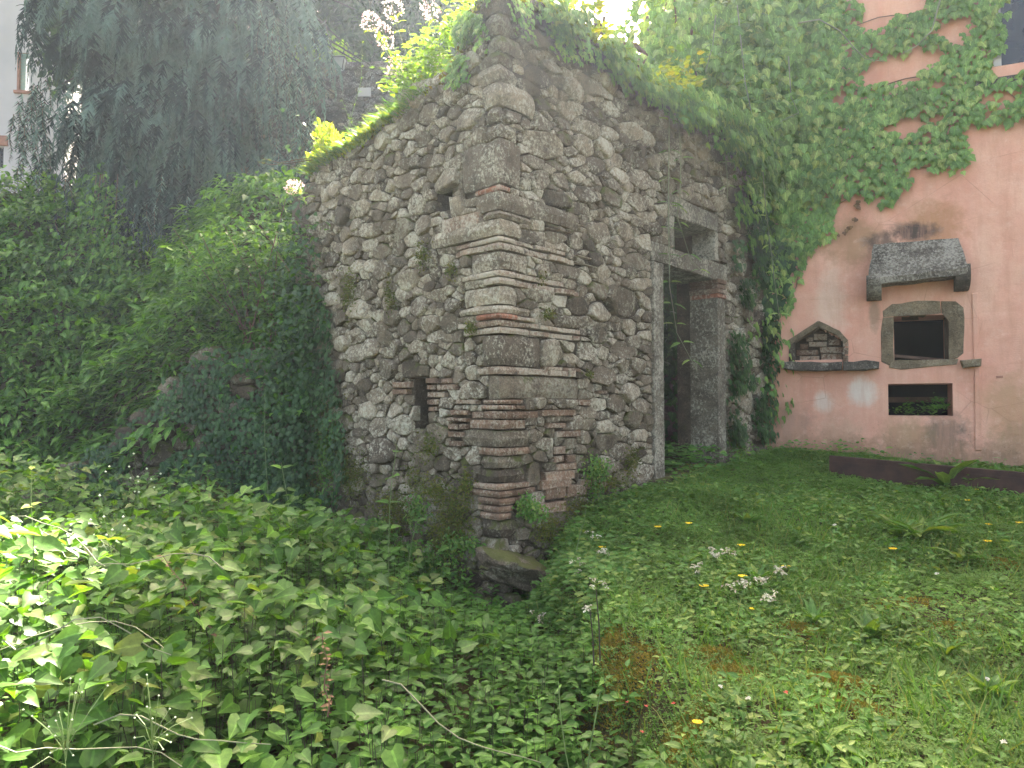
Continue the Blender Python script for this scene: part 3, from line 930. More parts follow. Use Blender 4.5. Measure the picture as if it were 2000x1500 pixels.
def brick_row(ya, yb, lx, rx, mat='brick', off=0.0, first=None):
    z0, z1 = zc(yb), zc(ya)
    ym = (ya + yb) / 2
    se, te = ext(ym, lx, rx)
    h = random.choice([(0.13, 0.27), (0.27, 0.13)])
    cs, ct = min(h[0], se), min(h[1], te)
    mats = M[mat]
    quoin('brick', z0 + 0.002, z1 - 0.002, cs - 0.004, ct - 0.004, M[first] if first else mats, ruin, 0.045 + off, 0.04 + off, 0.006)
    for face, a, e in ((RF, cs, se), (LF, ct, te)):
        while a < e - 0.03:
            b = min(e, a + random.uniform(0.2, 0.29))
            if e - b < 0.06: b = e
            za, zb = z0 + random.uniform(0.002, 0.006), z1 - random.uniform(0.002, 0.006)
            sk = random.uniform(-0.004, 0.004)
            slab('brick', face, [(a + 0.004, za), (b - 0.004, za + sk), (b - 0.004, zb + sk), (a + 0.004, zb)], -0.06, 0.028 + off + random.uniform(-.012, .012), mats, ruin, 0.006, 0.004, 0.09)
            a = b
    rectR.append((-0.2, se + 0.004, z0, z1)); rectL.append((-0.2, te + 0.004, z0, z1))
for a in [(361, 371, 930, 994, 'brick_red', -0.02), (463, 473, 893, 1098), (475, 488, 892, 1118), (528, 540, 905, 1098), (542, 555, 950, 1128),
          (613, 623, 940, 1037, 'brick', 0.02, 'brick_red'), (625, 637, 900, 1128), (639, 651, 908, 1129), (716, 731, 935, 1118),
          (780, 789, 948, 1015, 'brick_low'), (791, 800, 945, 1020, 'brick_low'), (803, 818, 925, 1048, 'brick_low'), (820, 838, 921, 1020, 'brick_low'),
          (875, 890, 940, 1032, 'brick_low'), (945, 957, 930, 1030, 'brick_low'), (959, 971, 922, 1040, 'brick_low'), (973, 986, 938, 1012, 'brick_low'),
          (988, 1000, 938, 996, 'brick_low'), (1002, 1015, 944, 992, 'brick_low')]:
    brick_row(*a)

def brick_px(face, x0, y0, x1, y1, mat='brick', out=0.03):
    """a run of bricks measured on the photograph's wall"""
    (a0, za), (a1, zb) = face.px(x0, y0), face.px(x1, y1)
    a0, a1 = min(a0, a1), max(a0, a1); za, zb = min(za, zb), max(za, zb)
    n = max(1, int(round((a1 - a0) / 0.25)))
    for k in range(n):
        u0, u1 = a0 + (a1 - a0) * k / n + 0.004, a0 + (a1 - a0) * (k + 1) / n - 0.004
        slab('brick', face, [(u0, za + 0.003), (u1, za + random.uniform(0.0, 0.006)), (u1, zb - 0.003), (u0, zb - random.uniform(0.002, 0.007))], -0.06, out + random.uniform(-.012, .012), M[mat], ruin, 0.006, 0.004, 0.09)
    (rectR if face is RF else rectL).append((a0, a1, za, zb))
# brick patches round the slit window and low on the doorway side
for r in [(838, 738, 862, 749), (864, 738, 888, 749), (838, 751, 856, 762), (858, 751, 897, 762), (838, 766, 872, 777), (840, 780, 864, 791), (842, 794, 862, 803),
          (772, 746, 806, 757), (772, 760, 802, 771),
          (880, 815, 918, 824), (880, 827, 900, 839), (902, 827, 918, 839), (880, 842, 912, 855), (870, 432, 942, 444), (895, 780, 935, 790), (884, 800, 918, 811), (884, 860, 908, 872)]:
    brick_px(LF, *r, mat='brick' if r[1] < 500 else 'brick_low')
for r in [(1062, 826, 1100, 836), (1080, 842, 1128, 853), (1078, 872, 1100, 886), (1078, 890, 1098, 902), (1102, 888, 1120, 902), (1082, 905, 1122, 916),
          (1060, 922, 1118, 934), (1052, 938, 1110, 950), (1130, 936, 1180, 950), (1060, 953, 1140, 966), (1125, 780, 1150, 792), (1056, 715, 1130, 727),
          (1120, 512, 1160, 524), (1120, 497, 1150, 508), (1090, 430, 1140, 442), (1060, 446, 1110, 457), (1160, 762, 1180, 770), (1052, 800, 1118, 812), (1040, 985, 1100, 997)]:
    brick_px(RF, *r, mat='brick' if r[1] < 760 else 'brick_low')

# --- doorway: dressed posts, lintel, brick springers, sill; window frame above
slab('door_post', RF, [(dj0, door_z0 - 0.1), (d0, door_z0 - 0.1), (d0, door_z1 - 0.01), (dj0, door_z1 - 0.01)], -0.30, 0.03, M['jamb'], ruin, 0.008, 0.004, 0.08)
pz = RF.px(1396, 582)[1]
slab('door_post', RF, [(d1, door_z0 - 0.1), (d2 + 0.02, door_z0 - 0.1), (d2 + 0.02, pz), (d1, pz)], -0.27, 0.035, M['jamb'], ruin, 0.008, 0.004, 0.08)
nb = 4
for k in range(nb):
    za = pz + 0.004 + (door_z1 - 0.012 - pz) * k / nb; zb = pz - 0.004 + (door_z1 - 0.012 - pz) * (k + 1) / nb
    slab('brick', RF, [(d1 - 0.01 * (k % 2), za), (d2 + 0.04, za), (d2 + 0.04, zb), (d1 - 0.01 * (k % 2), zb)], -0.27, 0.04 + 0.01 * (k % 2), M['brick_red'] if k == 0 else M['brick_low'], ruin, 0.006, 0.004, 0.09)
lt = RF.px(1275, 489)
slab('lintel', RF, [(dj0 - 0.01, door_z1), (d2 + 0.10, door_z1 - 0.03), (d2 + 0.12, wz0 - 0.03), (dj0 - 0.02, wz0 - 0.003)], -0.42, 0.025, M['jamb'], ruin, 0.012, 0.007, 0.08)
slab('window_post', RF, [(w0 - 0.075, wz0), (w0, wz0), (w0, wz1), (w0 - 0.075, wz1)], -0.3, 0.03, M['jamb'], ruin, 0.008, 0.004, 0.08)
slab('window_post', RF, [(w1, wz0), (w1 + 0.07, wz0), (w1 + 0.07, wz1 + 0.0), (w1, wz1)], -0.22, 0.03, M['jamb'], ruin, 0.008, 0.004, 0.08)
slab('lintel', RF, [(w0 - 0.1, wz1), (w1 + 0.08, wz1 + 0.0), (w1 + 0.09, wz1 + 0.17), (w0 - 0.11, wz1 + 0.2)], -0.4, 0.03, M['jamb'], ruin, 0.014, 0.008, 0.08)
slab('door_sill', RF, [(dj0 - 0.15, door_z0 - 0.17), (d2 + 0.25, door_z0 - 0.17), (d2 + 0.22, door_z0 - 0.01), (dj0 - 0.1, door_z0 - 0.01)], -0.3, 0.12, M['stone_dark'], ruin, 0.02, 0.012, 0.08)
rectR += [(dj0 - 0.01, d2 + 0.05, door_z0 - 0.2, door_z1), (dj0 - 0.03, d2 + 0.12, door_z1 - 0.03, wz0), (w0 - 0.085, w1 + 0.08, wz0, wz1), (w0 - 0.12, w1 + 0.1, wz1, wz1 + 0.2)]

# --- rubble
rectL += [(slit[0], slit[1], slit[2], slit[3]), hole]
R_small = [(0.09, 0.112, 14), (0.067, 0.088, 150), (0.050, 0.066, 700), (0.036, 0.050, 3200), (0.024, 0.036, 10000), (0.015, 0.022, 7000)]
fixL = []
for (x, y, r) in [(760, 722, 25), (873, 360, 32), (805, 720, 22), (815, 402, 24), (870, 545, 16), (890, 405, 24), (722, 452, 18), (857, 845, 22), (770, 400, 17),
                  (745, 345, 17), (790, 640, 18), (950, 590, 12), (842, 632, 22), (714, 1048, 26), (742, 615, 15), (880, 300, 18), (793, 355, 19), (700, 345, 20),
                  (700, 690, 22), (640, 640, 18), (668, 620, 18), (725, 680, 24), (820, 810, 24), (790, 830, 26), (645, 470, 14), (700, 520, 15), (905, 350, 12)]:
    a, z = LF.px(x, y); a2, z2 = LF.px(x, y - r)
    fixL.append((a, z, abs(z2 - z) * 0.85))
fixR = []
for (x, y, r) in [(1021, 685, 22), (1070, 690, 30), (1215, 590, 38), (1170, 455, 26), (1248, 350, 24), (1140, 285, 24), (1046, 568, 26), (1090, 585, 20), (1232, 765, 24),
                  (1105, 525, 22), (1165, 655, 20), (1180, 835, 18), (1210, 880, 22), (1250, 790, 18), (1265, 620, 14), (1120, 180, 22), (1180, 860, 22), (1225, 560, 16)]:
    a, z = RF.px(x, y); a2, z2 = RF.px(x, y - r)
    fixR.append((a, z, abs(z2 - z) * 0.85))
cellsL = rubble(inL, (0, T_END + 0.3, 0.05, 4.9), rectL, R_small, 1.5, 5, fixed=fixL)
cellsR = rubble(inR, (0, S_END, 0.25, 5.0), rectR, [(a * 0.96, b * 0.96, int(n * 2.1)) for a, b, n in R_small], 1.95, 8, fixed=fixR)
jobs = []
rg = random.Random(3)
for face, cells in ((LF, cellsL), (RF, cellsR)):
    for poly, ar in cells:
        cx = sum(p[0] for p in poly) / len(poly); cz = sum(p[1] for p in poly) / len(poly)
        w = face.p(cx, cz)
        v = (EYE - w)
        app = ar * max(0.05, v.normalized().dot(face.n)) / v.length_squared
        if abs(w.x / w.y) > 0.7 or face.px and w.z > 4.6: app *= 0.5
        jobs.append((app, face, poly, ar, cz, cx))
jobs.sort(key=lambda j: -j[0])
stuff = {'stone': MB(), 'stone_dark': MB()}
for i, (app, face, poly, ar, cz, cx) in enumerate(jobs):
    r = math.sqrt(ar / math.pi)
    lowm = cz < 0.95 + 0.25 * math.sin(cx * 3)
    proud = (0.008 + 0.20 * r * rg.uniform(0.3, 1.5)) * (0.5 if lowm else 1)
    if cz < 0.6: proud *= 1.4
    if face is LF and cz > 3.0 or rg.random() < 0.06: proud *= 1.35
    V_, F_ = stone_geo(face, poly, min(proud, 0.075), 0.002 + 0.025 * r, -0.06, rg, 0.26, rg.uniform(0.05, 0.20))
    mk = 'stone_dark' if (cz < 1.15 + 0.3 * math.sin(cx * 2.3) and rg.random() < 0.75) or rg.random() < 0.12 or (face is RF and cz > 4.3) else 'stone'  # doorway wall top: its shade is put into the darker stone colour
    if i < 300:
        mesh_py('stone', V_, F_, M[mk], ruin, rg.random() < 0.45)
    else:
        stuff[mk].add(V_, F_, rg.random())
for k, b in stuff.items():
    o = b.build('small_stones', M[k], ruin, True); o['kind'] = 'stuff'

# loose rock at the foot of the corner and the pale boulder
def rock(name, c, sx, sy, sz, mat, parent, seed, sub=3, sharp=0.35):
    bm = bmesh.new(); bmesh.ops.create_icosphere(bm, subdivisions=sub, radius=1)
    for v in bm.verts:
        d = v.co.normalized()
        q = Vector((max(-0.72, min(0.72, d.x)), max(-0.72, min(0.72, d.y)), max(-0.62, min(0.62, d.z)))) / 0.72
        q = q * 0.55 + d * 0.45
        q += mn.noise_vector(d * 1.3 + Vector((seed, 0, 0))) * sharp + mn.noise_vector(d * 4 + Vector((seed, 3, 0))) * 0.08
        v.co = Vector((q.x * sx, q.y * sy, q.z * sz))
    me = bpy.data.meshes.new(name); bm.to_mesh(me); bm.free()
    me.materials.append(mat)
    o = bpy.data.objects.new(name, me); o.location = c
    return link(o, parent)
c = RF.p(0.04, zc(1110), 0.0)
o = rock('rock', (c.x + 0.06, c.y - 0.03, c.z), 0.21, 0.17, 0.10, M['stone_dark'], None, 4.0, 4, 0.45)
o.rotation_euler = (0.15, 0.25, 0.5)
tag(o, 'wedge-shaped grey boulder jutting out under the corner of the ruin', 'boulder')
c = LF.p(LF.px(712, 1048)[0], LF.px(712, 1048)[1], 0.02)
o = rock('rock', (c.x, c.y, c.z), 0.15, 0.09, 0.17, M['stone'], None, 9.0, 3, 0.15)
tag(o, 'rounded pale boulder at the foot of the left wall of the ruin', 'boulder')

# ------------------------------------------------------------------ PINK HOUSE
house = thing('pink_house', (PF.p(1.2, 1.1).x, PF.p(1.2, 1.1).y, 1.1), 'pink plastered house with soot-stained oven niche and stone hood', 'house')
def prect(x0, y0, x1, y1):
    a = PF.px(x0, (y0 + y1) / 2)[0]; b = PF.px(x1, (y0 + y1) / 2)[0]
    xm = (x0 + x1) / 2
    return (a, b, PF.px(xm, y1)[1], PF.px(xm, y0)[1])
oven = prect(1746, 616, 1853, 703)
lowo = prect(1735, 749, 1861, 812)
niche = prect(1546, 668, 1650, 703)
n_apex = PF.px(1598, 636)
wup = (PF.px(1950, 60)[0], PF.px(1950, 60)[0] + 1.1, PF.px(1960, 128)[1], PF.px(1960, 128)[1] + 1.2)
H_L, H_R = -0.12, 9.0
def in_house(s_, z):
    for a, b, c, d in (oven, lowo, niche, wup):
        if a < s_ < b and c < z < d: return False
    if niche[0] < s_ < niche[1] and z >= niche[3]:
        f = (s_ - n_apex[0]) / (niche[0] - n_apex[0]) if s_ < n_apex[0] else (s_ - n_apex[0]) / (niche[1] - n_apex[0])
        if z < n_apex[1] + (niche[3] - n_apex[1]) * f: return False
    return True
def spread(a, b, st): return list(np.linspace(a, b, max(2, int(round((b - a) / st)) + 1)))
sa = spread(H_L, niche[0], 0.1) + spread(niche[0], niche[1], 0.02) + spread(niche[1], oven[0], 0.1) + [oven[0], oven[1], lowo[0], lowo[1]] + spread(oven[1], wup[0], 0.1) + spread(wup[0], wup[1], 0.2) + spread(wup[1], H_R, 0.8)
za = [0.2, 0.6, 1.0] + spread(1.05, lowo[2], 0.06) + [lowo[3], lowo[2]] + spread(lowo[3], niche[2], 0.08) + spread(niche[2], n_apex[1] + 0.02, 0.02) + [oven[2], oven[3]] + spread(n_apex[1] + 0.02, wup[2], 0.15) + spread(wup[2], wup[3], 0.2) + spread(wup[3], 8.6, 0.5)
hw = core('wall', PF, in_house, sa, za, 0.55, M['pink'], house, 0.008)
# other walls and roof of the house
b0 = PF.p(H_L, 0, -0.55); b1 = PF.p(H_R, 0, -0.55)
mb = MB()
dep = PF.n * -6.5
def quad(mb_, a, b, z0, z1, th=0.4):
    a, b = Vector(a), Vector(b); d = (b - a).normalized(); nn = Vector((d.y, -d.x, 0)) * th / 2
    V_ = [a + nn, b + nn, b - nn, a - nn]
    mb_.add([Vector((v.x, v.y, z0)) for v in V_] + [Vector((v.x, v.y, z1)) for v in V_], [(0, 1, 2, 3), (7, 6, 5, 4), (0, 4, 5, 1), (1, 5, 6, 2), (2, 6, 7, 3), (3, 7, 4, 0)])
s0_ = PF.p(H_L + 0.2, 0, -0.56); s1_ = s0_ + dep
quad(mb, s0_, s1_, 0.5, 8.6)
s2_ = PF.p(H_R - 0.2, 0, -0.56); quad(mb, s2_, s2_ + dep, 0.5, 8.6)
quad(mb, s1_, s2_ + dep, 0.5, 8.6)
mb.build('wall', M['pink'], house)
rf = MB()
e0, e1 = PF.p(H_L - 0.4, 8.62, 0.5), PF.p(H_R + 0.4, 8.62, 0.5)
r0, r1 = PF.p(H_L - 0.4, 10.1, -3.4), PF.p(H_R + 0.4, 10.1, -3.4)
k0, k1 = PF.p(H_L - 0.4, 8.62, -7.3), PF.p(H_R + 0.4, 8.62, -7.3)
up = Vector((0, 0, 0.12))
rf.add([e0, e1, r1, r0, e0 + up, e1 + up, r1 + up, r0 + up], [(0, 1, 2, 3), (7, 6, 5, 4), (0, 4, 5, 1), (1, 5, 6, 2), (3, 7, 4, 0)])
rf.add([r0, r1, k1, k0, r0 + up, r1 + up, k1 + up, k0 + up], [(0, 1, 2, 3), (7, 6, 5, 4), (2, 6, 7, 3), (1, 5, 6, 2), (3, 7, 4, 0)])
rf.build('roof', M['terracotta'], house)
# dark recesses behind the openings
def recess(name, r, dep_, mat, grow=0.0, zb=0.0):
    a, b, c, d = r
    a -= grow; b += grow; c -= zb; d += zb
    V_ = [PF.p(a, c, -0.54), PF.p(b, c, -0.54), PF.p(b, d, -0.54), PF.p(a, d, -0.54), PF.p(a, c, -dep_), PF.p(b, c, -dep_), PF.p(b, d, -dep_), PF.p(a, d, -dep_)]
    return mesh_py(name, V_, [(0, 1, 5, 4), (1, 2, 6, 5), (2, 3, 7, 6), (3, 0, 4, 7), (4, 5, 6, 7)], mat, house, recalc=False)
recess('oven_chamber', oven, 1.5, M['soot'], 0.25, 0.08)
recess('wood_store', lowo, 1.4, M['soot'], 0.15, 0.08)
# oven surround: four sandstone pieces traced from the photograph
orr = oven
def PP(pts): return PF.poly(pts)
slab('lintel', PF, PP([(1742, 594), (1790, 588), (1836, 588), (1838, 612), (1790, 617), (1745, 618), (1725, 620), (1724, 608)]), -0.45, 0.012, M['oven_stone'], house, 0.012, 0.006, 0.07)
slab('frame_stone', PF, PP([(1838, 588), (1866, 589), (1882, 600), (1884, 640), (1882, 690), (1870, 700), (1853, 704), (1852, 640), (1852, 614), (1839, 612)]), -0.45, 0.014, M['oven_stone'], house, 0.012, 0.006, 0.07)
slab('frame_stone', PF, PP([(1724, 621), (1746, 619), (1745, 660), (1746, 704), (1738, 714), (1722, 706), (1720, 660)]), -0.45, 0.014, M['oven_stone'], house, 0.012, 0.006, 0.07)
slab('sill', PF, PP([(1740, 704), (1800, 703), (1872, 701), (1868, 712), (1820, 716), (1760, 722), (1736, 718)]), -0.45, 0.02, M['oven_stone'], house, 0.010, 0.006, 0.07)
# ledges left and right of the oven
slab('ledge', PF, PP([(1528, 708), (1585, 708), (1644, 709), (1645, 724), (1600, 726), (1550, 724), (1532, 722)]), -0.2, 0.16, M['hood'], house, 0.014, 0.012, 0.05)
slab('ledge', PF, PP([(1647, 708), (1690, 706), (1718, 707), (1717, 720), (1690, 724), (1647, 724)]), -0.2, 0.14, M['hood'], house, 0.014, 0.010, 0.05)
slab('ledge', PF, PP([(1875, 704), (1915, 701), (1914, 716), (1880, 719)]), -0.2, 0.10, M['oven_stone'], house, 0.012, 0.010, 0.05)
# gabled niche: coping, jambs, rough brick back
slab('coping_stone', PF, PP([(1541, 664), (1598, 627), (1604, 633), (1598, 640), (1555, 667), (1545, 673)]), -0.14, 0.035, M['oven_stone'], house, 0.006, 0.006, 0.05)
slab('coping_stone', PF, PP([(1599, 627), (1640, 646), (1657, 664), (1650, 672), (1640, 658), (1600, 640)]), -0.14, 0.035, M['oven_stone'], house, 0.006, 0.006, 0.05)
slab('frame_stone', PF, PP([(1541, 667), (1552, 667), (1552, 706), (1541, 706)]), -0.14, 0.02, M['stone_dark'], house, 0.006, 0.006, 0.05)
for k in range(3):
    y0 = 664 + k * 15
    slab('brick', PF, PP([(1646, y0), (1657, y0), (1657, y0 + 13), (1646, y0 + 13)]), -0.14, 0.015, M['brick_low'], house, 0.005, 0.005, 0.06)
mb = MB()
q = niche
mb.add([PF.p(q[0] - .02, q[2], -0.2), PF.p(q[1] + .02, q[2], -0.2), PF.p(q[1] + .02, q[3], -0.2), PF.p(n_apex[0], n_apex[1] + .02, -0.2), PF.p(q[0] - .02, q[3], -0.2)], [(0, 1, 2, 3, 4)])
mb.build('niche_back', M['mortar'], house, recalc=False)
for (x0, y0, x1, y1) in [(1562, 696, 1600, 706), (1556, 684, 1598, 694), (1602, 678, 1646, 690), (1580, 668, 1615, 677), (1618, 664, 1642, 675), (1562, 672, 1578, 682), (1590, 652, 1615, 664), (1604, 692, 1644, 704), (1575, 660, 1588, 667)]:
    slab('brick', PF, PF.poly([(x0, y1), (x1, y1), (x1, y0), (x0, y0)], -0.16), -0.2, -0.13 + random.uniform(-.02, .02), M['brick_low'], house, 0.006, 0.006, 0.06)
# hood over the oven: a leaning slab on two corbels
HD = 0.30
hb = [PF.px(1695, 546, HD), PF.px(1891, 522, HD)]
ht = [PF.px(1706, 478, 0.05), PF.px(1872, 464, 0.05)]
mb = MB()
nseg = 10
def hp(f, g, dd=0.0):
    a = Vector(PF.p(hb[0][0], hb[0][1], HD)).lerp(PF.p(hb[1][0], hb[1][1], HD), f)
    b = Vector(PF.p(ht[0][0], ht[0][1], 0.05)).lerp(PF.p(ht[1][0], ht[1][1], 0.05), f)
    q_ = a.lerp(b, g) + (PF.n * 0.3 + Vector((0, 0, -1))) * dd * 0
    e = mn.noise_vector(q_ * 7) * 0.012 + mn.noise_vector(q_ * 22) * 0.007
    return q_ + e
V_, F_ = [], []
for j in range(6):
    for i in range(nseg + 1):
        V_.append(hp(i / nseg, j / 5))
W = nseg + 1
for j in range(5):
    for i in range(nseg):
        F_.append((j * W + i, j * W + i + 1, (j + 1) * W + i + 1, (j + 1) * W + i))
b = len(V_)
for j, (g_, back, dz) in enumerate([(0, HD - 0.02, -0.06), (0, 0.0, -0.06), (1, -0.05, 0.0)]):
    for i in range(W):
        src = V_[i] if g_ == 0 else V_[5 * W + i]
        V_.append(Vector((src.x, src.y, src.z + dz)) - PF.n * (0.015 if j == 0 else (HD + 0.05 if j == 1 else 0.10)))
for i in range(nseg):
    F_.append((i, i + 1, b + i + 1, b + i)); F_.append((b + i, b + i + 1, b + W + i + 1, b + W + i)); F_.append((b + W + i, b + W + i + 1, b + 2 * W + i + 1, b + 2 * W + i))
    F_.append((5 * W + i, 5 * W + i + 1, b + 2 * W + i + 1, b + 2 * W + i))
for e in (0, nseg):
    F_.append(tuple([j * W + e for j in range(6)] + [b + 2 * W + e, b + W + e, b + e]))
hood = mesh_py('hood', V_, F_, M['hood'], house)
def corbel(x0, x1, ytop, ybot):
    a, zt = PF.px(x0, ytop, 0.18); b_, zb = PF.px(x1, ybot, 0.18)
    w_ = max(0.12, b_ - a)
    prof = [(-0.05, zt), (0.27, zt), (0.28, zt - 0.05), (0.27, zt - 0.10), (0.24, zt - 0.155), (0.18, zt - 0.20), (0.10, zt - 0.225), (-0.05, zt - 0.235)]
    V_ = []
    for sx in (0, w_ * 0.33, w_ * 0.66, w_):
        for d_, z_ in prof:
            q_ = PF.p(a + sx, z_, d_); V_.append(q_ + mn.noise_vector(q_ * 12) * 0.008)
    n_ = len(prof)
    F_ = [tuple(range(n_)), tuple(3 * n_ + i for i in range(n_))]
    for k in range(3):
        for i in range(n_): F_.append((k * n_ + i, k * n_ + (i + 1) % n_, (k + 1) * n_ + (i + 1) % n_, (k + 1) * n_ + i))
    mesh_py('corbel', V_, F_, M['hood'], house)
corbel(1692, 1722, 541, 583)
corbel(1865, 1895, 520, 570)
# plaster thickening: a low step running down right of the oven
slab('plaster_strip', PF, PP([(1898, 573), (1909, 572), (1914, 720), (1917, 880), (1905, 880), (1903, 720)]), -0.02, 0.016, M['pink'], house, 0.008, 0.003, 0.12)
slab('pit', PF, PP([(1945, 734), (1960, 733), (1960, 738), (1946, 739)]), -0.03, 0.003, M['terracotta'], house, 0.004, 0.003)
# dark window at the upper right with a grey frame
wn_ = wup
V_ = [PF.p(wn_[0], wn_[2], -0.25), PF.p(wn_[1], wn_[2], -0.25), PF.p(wn_[1], wn_[3], -0.25), PF.p(wn_[0], wn_[3], -0.25)]
w_o = mesh_py('window', V_, [(0, 1, 2, 3)], M['dark_glass'], house, recalc=False)
slab('frame', PF, [(wn_[0] - 0.05, wn_[2]), (wn_[0] + 0.02, wn_[2]), (wn_[0] + 0.02, wn_[3]), (wn_[0] - 0.05, wn_[3])], -0.2, 0.01, M['house_grey'], w_o, 0.005, 0.001, 0.3)
slab('sill', PF, [(wn_[0] - 0.25, wn_[2] - 0.20), (wn_[1], wn_[2] - 0.20), (wn_[1], wn_[2] - 0.13), (wn_[0] - 0.25, wn_[2] - 0.13)], -0.1, 0.06, M['hood'], w_o, 0.005, 0.003, 0.2)
# boards lying inside the oven and in the store
mb = MB()
q = PF.p((oven[0] + oven[1]) / 2, oven[2] + 0.035, -0.3); mb.box(q, 0.5, 0.10, 0.03, Matrix.Rotation(math.radians(-20), 3, 'Z') @ Matrix.Rotation(0.12, 3, 'Y'))
o = mb.build('board', M['old_wood'], None); tag(o, 'narrow brown board lying inside the oven mouth', 'board')
mb = MB()
q = PF.p((lowo[0] + lowo[1]) / 2, lowo[3] - 0.16, -0.75); mb.box(q, 1.1, 0.08, 0.06, Matrix.Rotation(math.radians(-25), 3, 'Z'))
o = mb.build('board', M['old_wood'], None); tag(o, 'dark plank across the back of the low opening under the oven', 'board')

# ------------------------------------------------------------------ STEEL CHANNEL lying in the grass
A, B = ground_px(1620, 944), ground_px(2030, 985)
B = B + (B - A) * 0.35; B.z = float(H(B.x, B.y))
A.z += 0.0; B.z += 0.0
dirv = (B - A); L = dirv.length; dirv.normalize()
up = Vector((0, 0, 1)); out = dirv.cross(up).normalized()
if out.y > 0: out = -out
beam = thing('steel_channel', A + up * 0.02, 'long rusty brown steel channel lying in the grass before the pink house', 'steel beam')
def boxv(mb_, o_, l, t, h):
    """box from corner o_ along dirv, -out, up"""
    V_ = [o_ + dirv * l * a - out * t * b_ + up * h * c_ for a in (0, 1) for b_ in (0, 1) for c_ in (0, 1)]
    mb_.add(V_, [(0, 1, 3, 2), (4, 6, 7, 5), (0, 4, 5, 1), (2, 3, 7, 6), (0, 2, 6, 4), (1, 5, 7, 3)])
for nm, o_, t, h in (('web', A + up * 0.02, 0.012, 0.22), ('flange', A + up * 0.2405, 0.09, 0.012), ('flange', A + up * 0.006, 0.09, 0.012)):
    mb = MB(); boxv(mb, o_, L, t, h); mb.build(nm, M['rust'], beam)
mb = MB(); boxv(mb, A + out * 0.006 + up * 0.195, L, 0.006, 0.012); mb.build('lip', M['rust'], beam)

# ------------------------------------------------------------------ TERRACE WALL, lantern, fence
terr = thing('terrace_wall', (0, 12, 4), 'tall dark retaining wall of small rubble with pale stones behind the ruin', 'wall')
tin = lambda s_, z: z < 7.02 + 0.03 * math.sin(s_ * 9)
core('wall', SWF, tin, list(np.arange(0, 12.1, 0.4)), list(np.arange(3.4, 7.1, 0.2)), 0.3, M['terrace_stone'], terr, 0.03, -0.01)
tc = rubble(lambda a, z: tin(a, z), (0.0, 5.4, 3.9, 7.0), [], [(0.055, 0.085, 300), (0.04, 0.055, 3500), (0.028, 0.04, 7000)], 1.9, 21)
tb, tw = MB(), MB()
rg = random.Random(5)
for i, (poly, ar) in enumerate(tc):
    V_, F_ = stone_geo(SWF, poly, 0.035, 0.012, -0.04, rg, 0.1, 0.22)
    (tw if rg.random() < 0.14 else tb).add(V_, F_, rg.random())
o = tb.build('small_stones', M['terrace_stone'], terr, True); o['kind'] = 'stuff'
o = tw.build('pale_stones', M['stone'], terr, True); o['kind'] = 'stuff'
slab('coping', SWF, [(0, 7.03), (5.6, 7.03), (5.6, 7.12), (0, 7.12)], -0.35, 0.06, M['terrace_stone'], terr, 0.01, 0.01, 0.2)
a = SWF.px(712, 183); a2 = SWF.px(700, 174); a3 = SWF.px(725, 191)
slab('plaque', SWF, [(a2[0], a3[1]), (a3[0], a3[1]), (a3[0], a2[1]), (a2[0], a2[1])], -0.02, 0.06, M['house_grey'], terr, 0.006, 0.002, 0.1)
lp = at(663, 137, 11.9)
lamp = thing('street_lantern', (lp.x, lp.y, 7.12), 'white glass lantern with black frame on top of the terrace wall', 'lantern')
mb = MB(); mb.tube([(lp.x, lp.y, 7.12), (lp.x, lp.y, lp.z)], 0.02, n=8); mb.build('post', M['black_iron'], lamp)
Wb, Wt, hh = 0.055, 0.10, 0.17
def ringp(w, z): return [Vector((lp.x + sx * w, lp.y + sy * w, z)) for sx, sy in ((-1, -1), (1, -1), (1, 1), (-1, 1))]
zb_, zt_ = lp.z, lp.z + hh
rb, rt = ringp(Wb, zb_), ringp(Wt, zt_)
for i in range(4):
    j = (i + 1) % 4
    V_ = [rb[i], rb[j], rt[j], rt[i]]
    c_ = sum(V_, Vector()) / 4
    V_ = [v.lerp(c_, 0.06) for v in V_]
    mesh_py('pane', V_, [(0, 1, 2, 3)], M['white_paint'] if i == 3 else M['pane'], lamp, recalc=False)
mb = MB()
for i in range(4):
    mb.tube([rb[i], rt[i]], 0.007, n=5); mb.tube([rb[i], rb[(i + 1) % 4]], 0.007, n=5); mb.tube([rt[i], rt[(i + 1) % 4]], 0.007, n=5)
mb.build('frame', M['black_iron'], lamp)
mb = MB()
mb.add(ringp(Wt + 0.015, zt_ + 0.005) + [Vector((lp.x, lp.y, zt_ + 0.07))], [(0, 1, 4), (1, 2, 4), (2, 3, 4), (3, 0, 4), (3, 2, 1, 0)])
mb.build('cap', M['black_iron'], lamp)

# wire fence and old board seen in the gap above the doorway side
fp = at(1185, 75, 11.0)
fen = thing('wire_fence', (fp.x, 12.5, 7.0), 'wire mesh fence with a leaning brown board above the ruin', 'fence')
mb = MB()
x0, x1 = at(1182, 50, 12.5).x, at(1262, 50, 12.5).x
for k in range(15):
    x = x0 + (x1 - x0) * k / 14; mb.tube([(x, 12.5, 7.0), (x, 12.5, 8.1)], 0.003, n=3)
for k in range(20):
    z = 7.02 + k * 0.056; mb.tube([(x0, 12.5, z), (x1, 12.5, z)], 0.003, n=3)
mb.build('wire_mesh', M['black_iron'], fen)
for x in (x0 - 0.02, x1 + 0.02):
    mb = MB(); mb.tube([(x, 12.52, 6.9), (x, 12.52, 8.15)], 0.03, n=8); mb.build('post', M['old_wood'], fen)
a, b, c_ = at(1160, 30, 12.3), at(1198, 66, 12.3), at(1158, 66, 12.3)
